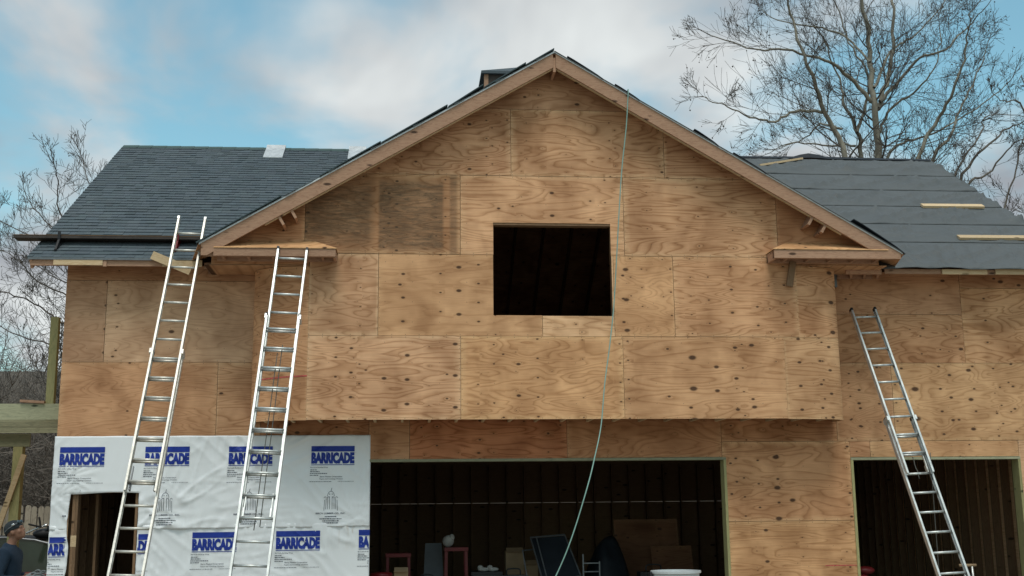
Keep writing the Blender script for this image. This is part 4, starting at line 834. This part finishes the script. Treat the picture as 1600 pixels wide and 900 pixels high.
# ---------------------------------------------------------------- person looking up
def skin(name, nodes, edges, mat, parent, sub=1, remesh=None, extra=None):
    me = bpy.data.meshes.new(name); me.from_pydata([n[:3] for n in nodes], edges, []); me.materials.append(MATS[mat]); o = link(name, me, parent)
    o.modifiers.new('skin', 'SKIN').use_smooth_shade = True
    for i, n in enumerate(nodes):
        sv = me.skin_vertices[0].data[i]; sv.radius = (n[3], n[4] if len(n) > 4 else n[3]); sv.use_root = i == 0
    sb = o.modifiers.new('sub', 'SUBSURF'); sb.levels = sb.render_levels = sub
    dg = bpy.context.evaluated_depsgraph_get(); m2 = bpy.data.meshes.new_from_object(o.evaluated_get(dg)); m2.name = name; o.modifiers.clear(); 
    if extra:
        vs_ = [tuple(v.co) for v in m2.vertices]; fs_ = [tuple(p.vertices) for p in m2.polygons]; off = len(vs_)
        m3 = bpy.data.meshes.new(name); m3.from_pydata(vs_+extra.v, [], fs_+[tuple(i+off for i in f) for f in extra.f]); m2 = m3
    m2.materials.clear(); m2.materials.append(MATS[mat]); o.data = m2
    if remesh:
        rmod = o.modifiers.new('join', 'REMESH'); rmod.mode = 'VOXEL'; rmod.voxel_size = remesh; rmod.use_smooth_shade = True
        sm_ = o.modifiers.new('smooth', 'SMOOTH'); sm_.iterations = 2; sm_.factor = .4
    else:
        for p in m2.polygons: p.use_smooth = True
    return o
PX, PY = -6.35, -4.0
per = thing('person', 'person in a dark blue sweater and black cap looking up at the house', 'person', (PX, PY, GZ))
g0 = Vector((PX, PY, GZ))
def W(x, y, z): v = g0+Vector((x, y, z)); return (v.x, v.y, v.z)
# faces +X; left side is +Y
B_ = [W(0, 0, .92)+(.13, .15), W(.0, 0, 1.08)+(.115, .14), W(.0, 0, 1.24)+(.12, .155), W(-.005, 0, 1.38)+(.10, .14), W(.0, 0, 1.46)+(.06,), W(.03, 0, 1.53)+(.052,), W(.055, 0, 1.60)+(.05,),
      W(-.0, .17, 1.38)+(.065,), W(-.03, .23, 1.12)+(.045,), W(.20, .16, 1.13)+(.036,), W(.26, .135, 1.15)+(.03,), W(-.0, -.17, 1.38)+(.065,), W(-.03, -.23, 1.11)+(.045,), W(.20, -.16, 1.11)+(.036,), W(.26, -.135, 1.13)+(.03,),
      W(.0, .09, .85)+(.095,), W(.02, .10, .48)+(.065,), W(-.02, .10, .10)+(.045,), W(.12, .11, .04)+(.04,), W(.0, -.09, .85)+(.095,), W(.02, -.10, .48)+(.065,), W(-.02, -.10, .10)+(.045,), W(.12, -.11, .04)+(.04,)]
E_b = [(0, 1), (1, 2), (2, 3), (3, 4), (4, 5), (5, 6), (3, 7), (7, 8), (8, 9), (9, 10), (3, 11), (11, 12), (12, 13), (13, 14), (0, 15), (15, 16), (16, 17), (17, 18), (0, 19), (19, 20), (20, 21), (21, 22)]
HR = Matrix.Rotation(-math.radians(24), 3, 'Y') @ Matrix.Rotation(math.radians(-6), 3, 'Z')      # head tipped back
HC = Vector(W(.05, 0, 1.632))
hd = MB()
def hb(x, y, z, r_): hd.ball(HC+HR @ Vector((x, y, z)), r_, 16, 10, HR)
hb(-.012, 0, .022, (.098, .076, .096)); hb(.022, 0, -.045, (.066, .058, .068)); hb(.055, 0, -.085, (.030, .030, .024)); hb(.082, 0, .02, (.018, .05, .012)); hb(.094, 0, -.022, (.020, .015, .014)); hb(.086, 0, .0, (.014, .010, .026))
hb(.083, 0, -.055, (.016, .024, .008)); hb(.080, 0, -.067, (.016, .022, .008))
for s in (-1, 1): hb(-.008, s*.078, -.012, (.020, .009, .032)); hb(.068, s*.032, .004, (.013, .015, .009)); hb(.055, s*.045, -.028, (.026, .02, .022))
body = skin('body', B_, E_b, 'skin', per, 2, .011, hd)
S_ = [W(0, 0, .93)+(.16, .185), W(.0, 0, 1.08)+(.145, .172), W(.0, 0, 1.24)+(.15, .185), W(-.008, 0, 1.385)+(.122, .16), W(-.002, 0, 1.465)+(.082, .085), W(.008, 0, 1.505)+(.066,), W(-.0, .18, 1.385)+(.085,), W(-.03, .245, 1.12)+(.066,), W(.17, .17, 1.12)+(.052,), W(-.0, -.18, 1.385)+(.085,), W(-.03, -.245, 1.11)+(.066,), W(.17, -.17, 1.10)+(.052,)]
skin('sweater', S_, [(0, 1), (1, 2), (2, 3), (3, 4), (4, 5), (3, 6), (6, 7), (7, 8), (3, 9), (9, 10), (10, 11)], 'knit_blue', per, 2)
skin('trousers', [W(0, 0, .93)+(.14, .165), W(.0, .095, .82)+(.11,), W(.02, .10, .48)+(.082,), W(-.02, .10, .09)+(.075,), W(.0, -.095, .82)+(.11,), W(.02, -.10, .48)+(.082,), W(-.02, -.10, .09)+(.075,)], [(0, 1), (1, 2), (2, 3), (0, 4), (4, 5), (5, 6)], 'denim', per, 2)
for s in (-1, 1): MB().ball(W(.05, s*.105, .05), (.15, .055, .055), 14, 8).build('boot', 'boot', per, smooth=True)
for s in (-1, 1):                                 # gloved hands with curled fingers
    z = 1.15 if s > 0 else 1.13; y = s*.13
    N_ = [W(.225, s*.145, z)+(.034,), W(.27, y, z)+(.040, .024), W(.315, y-s*.005, z-.005)+(.040, .022)]; Ed = [(0, 1), (1, 2)]
    for q, (dz, ln) in enumerate(((.036, .07), (.013, .08), (-.011, .075), (-.034, .06))):
        i = len(N_); N_ += [W(.335, y-s*.008, z+dz)+(.0105,), W(.335+ln*.5, y-s*.022, z+dz-.004)+(.0098,), W(.335+ln*.62, y-s*.055, z+dz-.006)+(.009,)]; Ed += [(2, i), (i, i+1), (i+1, i+2)]
    i = len(N_); N_ += [W(.27, y-s*.03, z+.035)+(.012,), W(.31, y-s*.052, z+.045)+(.011,), W(.335, y-s*.06, z+.032)+(.0095,)]; Ed += [(1, i), (i, i+1), (i+1, i+2)]
    skin('glove', N_, Ed, 'glove_grey', per, 2)
mb = MB(); CR = HR                                # cap: dome with a band, worn back to front
for j in range(7):
    ph = math.pi/2*j/6
    for i in range(24):
        th = 2*math.pi*i/24; v = Vector((-.014+.106*math.cos(th)*math.cos(ph), .084*math.sin(th)*math.cos(ph), .036+.092*math.sin(ph))); mb.v.append(tuple(HC+CR @ v))
mb.f = [(j*24+i, j*24+(i+1) % 24, (j+1)*24+(i+1) % 24, (j+1)*24+i) for j in range(6) for i in range(24)]
for i in range(24):
    th = 2*math.pi*i/24; v = Vector((-.014+.104*math.cos(th), .083*math.sin(th), .012-.03*max(0, -math.cos(th)))); mb.v.append(tuple(HC+CR @ v))
o_ = 7*24; mb.f += [(o_+i, o_+(i+1) % 24, (i+1) % 24, i) for i in range(24)]
cap = mb.build('cap', 'cap_black', per, smooth=True); cap.modifiers.new('thickness', 'SOLIDIFY').thickness = .004
mb = MB()
for s in (-1, 1): mb.tube([HC+HR @ Vector(v) for v in ((.092, s*.03, .075), (.06, s*.078, .062), (-.03, s*.092, .045), (-.09, s*.06, .03))], .005, 6)
mb.build('glasses_frame', 'steel_dark', per)
for s in (-1, 1): MB().ball(HC+HR @ Vector((.085, s*.037, .078)), (.014, .03, .020), 12, 8, HR).build('glasses_lens', 'lens_dark', per, smooth=True)
MB().ball(HC+HR @ Vector((.035, -.088, .065)), (.02, .006, .013), 10, 6, HR).build('glasses_hinge', 'chrome', per, smooth=True)
# ---------------------------------------------------------------- things standing in the garages
def rod_frame(name, label, cat, bars, mat, loc, rad=.02, part='bar', group=None):
    root = thing(name, label, cat, loc, group)
    for a, b in bars: MB().beam(a, b, rad*2, rad*2, (0, .9, .44)).build(part, mat, root)
    return root
def stand(x, y, w_, h, label, loc):
    root = thing('work_stand', label, 'stand', (x, y, 0), 'red metal work stands in the garage')
    for sx in (-1, 1):
        for sy in (-1, 1): MB().beam((x+sx*w_/2, y+sy*.22, 0), (x+sx*w_/2*.92, y+sy*.18, h-.06), .045, .045, (0, 1, 0)).build('leg', 'red_paint', root)
    MB().box((x-w_/2-.02, y-.24, h-.06), (x+w_/2+.02, y+.24, h)).build('top', 'red_paint', root); MB().box((x-w_/2, y-.2, .25), (x+w_/2, y-.17, .29)).build('stretcher', 'red_paint', root)
stand(-2.02, 2.2, .38, .98, 'red metal work stand left in the garage, nearer the wrapped wall', 0); stand(-1.05, 2.4, .36, 1.06, 'red metal work stand in the garage with a pale bag on top', 0)
bgm = MB().ball((-1.18, 2.4, 1.16), (.10, .08, .10), 12, 8).ball((-1.12, 2.38, 1.22), (.05, .05, .06), 10, 6); tag(bgm.build('cloth_bag', 'white_cloth', smooth=True), 'small pale bag on the red work stand in the garage', 'bag')
o = MB().add([(-1.62, 2.5, 0), (-1.22, 2.5, 0), (-1.28, 2.85, 1.12), (-1.56, 2.85, 1.12), (-1.62, 2.52, 0), (-1.22, 2.52, 0), (-1.28, 2.87, 1.12), (-1.56, 2.87, 1.12)], [(0, 1, 2, 3), (7, 6, 5, 4), (0, 4, 5, 1), (1, 5, 6, 2), (2, 6, 7, 3), (3, 7, 4, 0)]).build('panel_offcut', 'grey_plastic'); tag(o, 'dark grey panel leaning between the two red work stands', 'panel')
bk = thing('lidded_bucket', 'black bucket with a red lid just inside the garage at the left jamb', 'bucket', (-2.28, .95, 0))
MB().lathe((-2.28, .95, 0), [(.0, 0), (.13, 0), (.155, .68), (.16, .69)]).build('bucket', 'black_plastic', bk, smooth=True); MB().lathe((-2.28, .95, .69), [(.175, -.02), (.18, 0), (.17, .03), (.0, .045)]).build('lid', 'red_paint', bk, smooth=True)
bx = thing('cardboard_box', 'brown cardboard box beside the red-lidded bucket', 'box', (-1.98, 1.2, 0)); MB().box((-2.08, 1.05, 0), (-1.86, 1.4, .74)).build('carton', 'cardboard', bx); MB().obox((-1.97, 1.04, .76), ((1, 0, 0), (0, 1, .5), (0, -.5, 1)), (.11, .07, .003)).build('flap', 'cardboard', bx)
bn = thing('storage_bin', 'grey plastic storage bin with black lid in the garage', 'bin', (-.55, 2.3, 0))
MB().add([(-.74, 2.08, 0), (-.36, 2.08, 0), (-.36, 2.5, 0), (-.74, 2.5, 0), (-.78, 2.03, .60), (-.32, 2.03, .60), (-.32, 2.55, .60), (-.78, 2.55, .60)], [(3, 2, 1, 0), (4, 5, 6, 7), (0, 1, 5, 4), (1, 2, 6, 5), (2, 3, 7, 6), (3, 0, 4, 7)]).build('tub', 'grey_plastic', bn); MB().box((-.81, 2.0, .602), (-.29, 2.58, .66)).build('lid', 'black_plastic', bn)
for k, x in enumerate((-.60, -.44)):
    sh = MB().ball((x, 2.15, .695), (.10, .045, .035), 12, 8).ball((x-.05, 2.15, .725), (.05, .04, .04), 10, 6); tag(sh.build('shoe', 'white_cloth', smooth=True), 'white shoe on the storage bin lid, '+('left of the pair' if k == 0 else 'right of the pair'), 'shoe', 'pair of shoes on the storage bin')
def fr4(a, b, c, d): return [(a, b), (b, c), (c, d), (d, a)]
rod_frame('window_screen', 'thin framed window screen leaning in the garage, the larger of two', 'screen', fr4((.42, 2.2, .45), (1.06, 2.2, .56), (.86, 2.7, 1.24), (.26, 2.7, 1.20))+[((.36, 2.66, 1.20), (.5, 2.22, .46))], 'steel_dark', (.6, 2.3, 0), .011)
MB().add([(.43, 2.23, .47), (1.05, 2.23, .57), (.86, 2.72, 1.22), (.27, 2.72, 1.18)], [(0, 1, 2, 3)]).build('mesh_panel', 'tarp_dark', bpy.data.objects['window_screen']).modifiers.new('thickness', 'SOLIDIFY').thickness = .006
rod_frame('window_screen', 'thin framed window screen leaning in the garage, the smaller of two', 'screen', fr4((.18, 2.5, .5), (.42, 2.5, .53), (.36, 2.7, 1.0), (.12, 2.7, .98)), 'steel_dark', (.25, 2.5, 0), .009)
cs = thing('metal_rack', 'small upright metal rack next to the leaning frames', 'rack', (1.2, 2.2, 0))
for x in (1.10, 1.38): MB().beam((x, 2.2, 0), (x, 2.2, .92 if x < 1.2 else .8), .022, .022, (0, 1, 0)).build('upright', 'steel_dark', cs)
for z in (.4, .62, .82 if False else .76): MB().box((1.10, 2.19, z), (1.38, 2.21, z+.018)).build('rung', 'steel_dark', cs)
tp = MB()
for j in range(13):
    for i in range(17):
        x = 1.25+1.0*i/16; y = 2.9+1.0*j/12; e = max(0, 1-((x-1.72)/.5)**2-((y-3.4)/.5)**2); tp.v.append((x, y, .02+1.0*e**.7*(1+.35*mnoise.noise(Vector((x*4, y*4, 0))))))
tp.f = [(j*17+i, j*17+i+1, (j+1)*17+i+1, (j+1)*17+i) for j in range(12) for i in range(16)]
tag(tp.build('tarp_heap', 'tarp_dark', smooth=True), 'dark heap under a tarp in the middle of the garage', 'heap')
for k, (x0, x1, h, y) in enumerate(((1.95, 3.15, 1.48, 3.6), (2.55, 3.3, 1.0, 3.2))):
    o = MB().add([(x0, y, 0), (x1, y, 0), (x1, y+.35, h), (x0, y+.35, h), (x0, y+.015, 0), (x1, y+.015, 0), (x1, y+.365, h), (x0, y+.365, h)], [(0, 1, 2, 3), (7, 6, 5, 4), (0, 4, 5, 1), (1, 5, 6, 2), (2, 6, 7, 3), (3, 7, 4, 0)]).build('leaning_plywood', 'plywood', color=(.26, .2, .17, .2+.3*k))
    tag(o, ('tall' if k == 0 else 'low')+' plywood offcut leaning at the right side of the middle garage', 'plywood', 'plywood offcuts leaning in the garage')
pl = thing('plastic_tub', 'round white plastic tub in front of the middle garage', 'tub', (1.84, -1.5, GZ))
MB().lathe((1.84, -1.5, GZ), [(0, .0), (.27, .0), (.325, .93), (.35, .935), (.35, .965), (.33, .965), (.315, .91), (.26, .04), (0, .03)], 36).build('tub', 'white_plastic', pl, smooth=False); MB().box((1.465, -1.56, GZ+.84), (1.495, -1.44, GZ+.95)).build('handle', 'black_plastic', pl)
def toolbox(x, y, w_, h, mat, label):
    rt = thing('tool_box', label, 'tool box', (x, y, 0), 'tool boxes on the garage floor')
    MB().box((x-w_/2, y-.15, 0), (x+w_/2, y+.15, h*.72)).build('case', mat, rt); MB().box((x-w_/2-.01, y-.16, h*.722), (x+w_/2+.01, y+.16, h*.92)).build('lid', mat, rt)
    MB().tube(smooth_path([(x-w_*.25, y, h*.92), (x-w_*.22, y, h*1.08), (x+w_*.22, y, h*1.08), (x+w_*.25, y, h*.92)]), .012, 6).build('handle', 'black_plastic', rt)
toolbox(-.05, 2.6, .46, .62, 'grey_plastic', 'grey tool box on the garage floor right of the storage bin'); toolbox(2.35, 2.4, .5, .66, 'black_plastic', 'black tool box in front of the leaning plywood'); toolbox(-1.55, 1.9, .4, .58, 'black_plastic', 'black tool box between the two red work stands')
for k, (x, y, h) in enumerate(((.05, 3.6, .95), (.32, 3.7, .72))):
    o = MB().box((x-.16, y-.15, 0), (x+.16, y+.2, h)).obox((x, y-.16, h+.02), ((1, 0, 0), (0, 1, .6), (0, -.6, 1)), (.15, .07, .003)).build('carton', 'cardboard'); tag(o, ('taller' if k == 0 else 'shorter')+' brown carton standing behind the grey tool box', 'carton', 'cartons in the middle garage')
for k, (xa, xb, h) in enumerate(((5.55, 6.05, 2.1), (5.7, 6.2, 1.9), (5.85, 6.25, 1.6))):
    o = MB().beam((xa, 3.0+.2*k, 0), (xb+.25, 4.2, h), .04, .09).build('leaning_board', 'stud'); tag(o, 'dark board leaning inside the right garage, '+('longest' if k == 0 else 'middle length' if k == 1 else 'shortest')+' of the three', 'board', 'boards leaning in the right garage')
tag(MB().ball((5.55, 1.0, .64), (.16, .12, .07), 14, 8).ball((5.5, 1.0, .3), (.2, .2, .3), 12, 8).build('red_canister', 'red_paint', smooth=True), 'red canister at the left side of the right garage', 'canister')
ht = thing('hand_truck', 'silver tubular hand truck with pale grip in the right garage', 'hand truck', (7.15, .6, 0))
for x in (7.02, 7.20): MB().tube([(x, .6, .02), (x+(.035 if x < 7.1 else -.03), .6, .70)], .02, 8).build('upright', 'aluminium', ht, smooth=True)
MB().tube([(6.96, .6, .715), (7.24, .6, .715)], .024, 10).build('grip', 'cardboard', ht, smooth=True); MB().box((6.98, .45, .0), (7.24, .6, .015)).build('toe_plate', 'steel_dark', ht)
for x in (6.97, 7.25): MB().tube([(x-.02, .68, .11), (x+.02, .68, .11)], .11, 16).build('wheel', 'black_rubber', ht)
scene.cycles.max_bounces = 6; scene.cycles.use_denoising = True
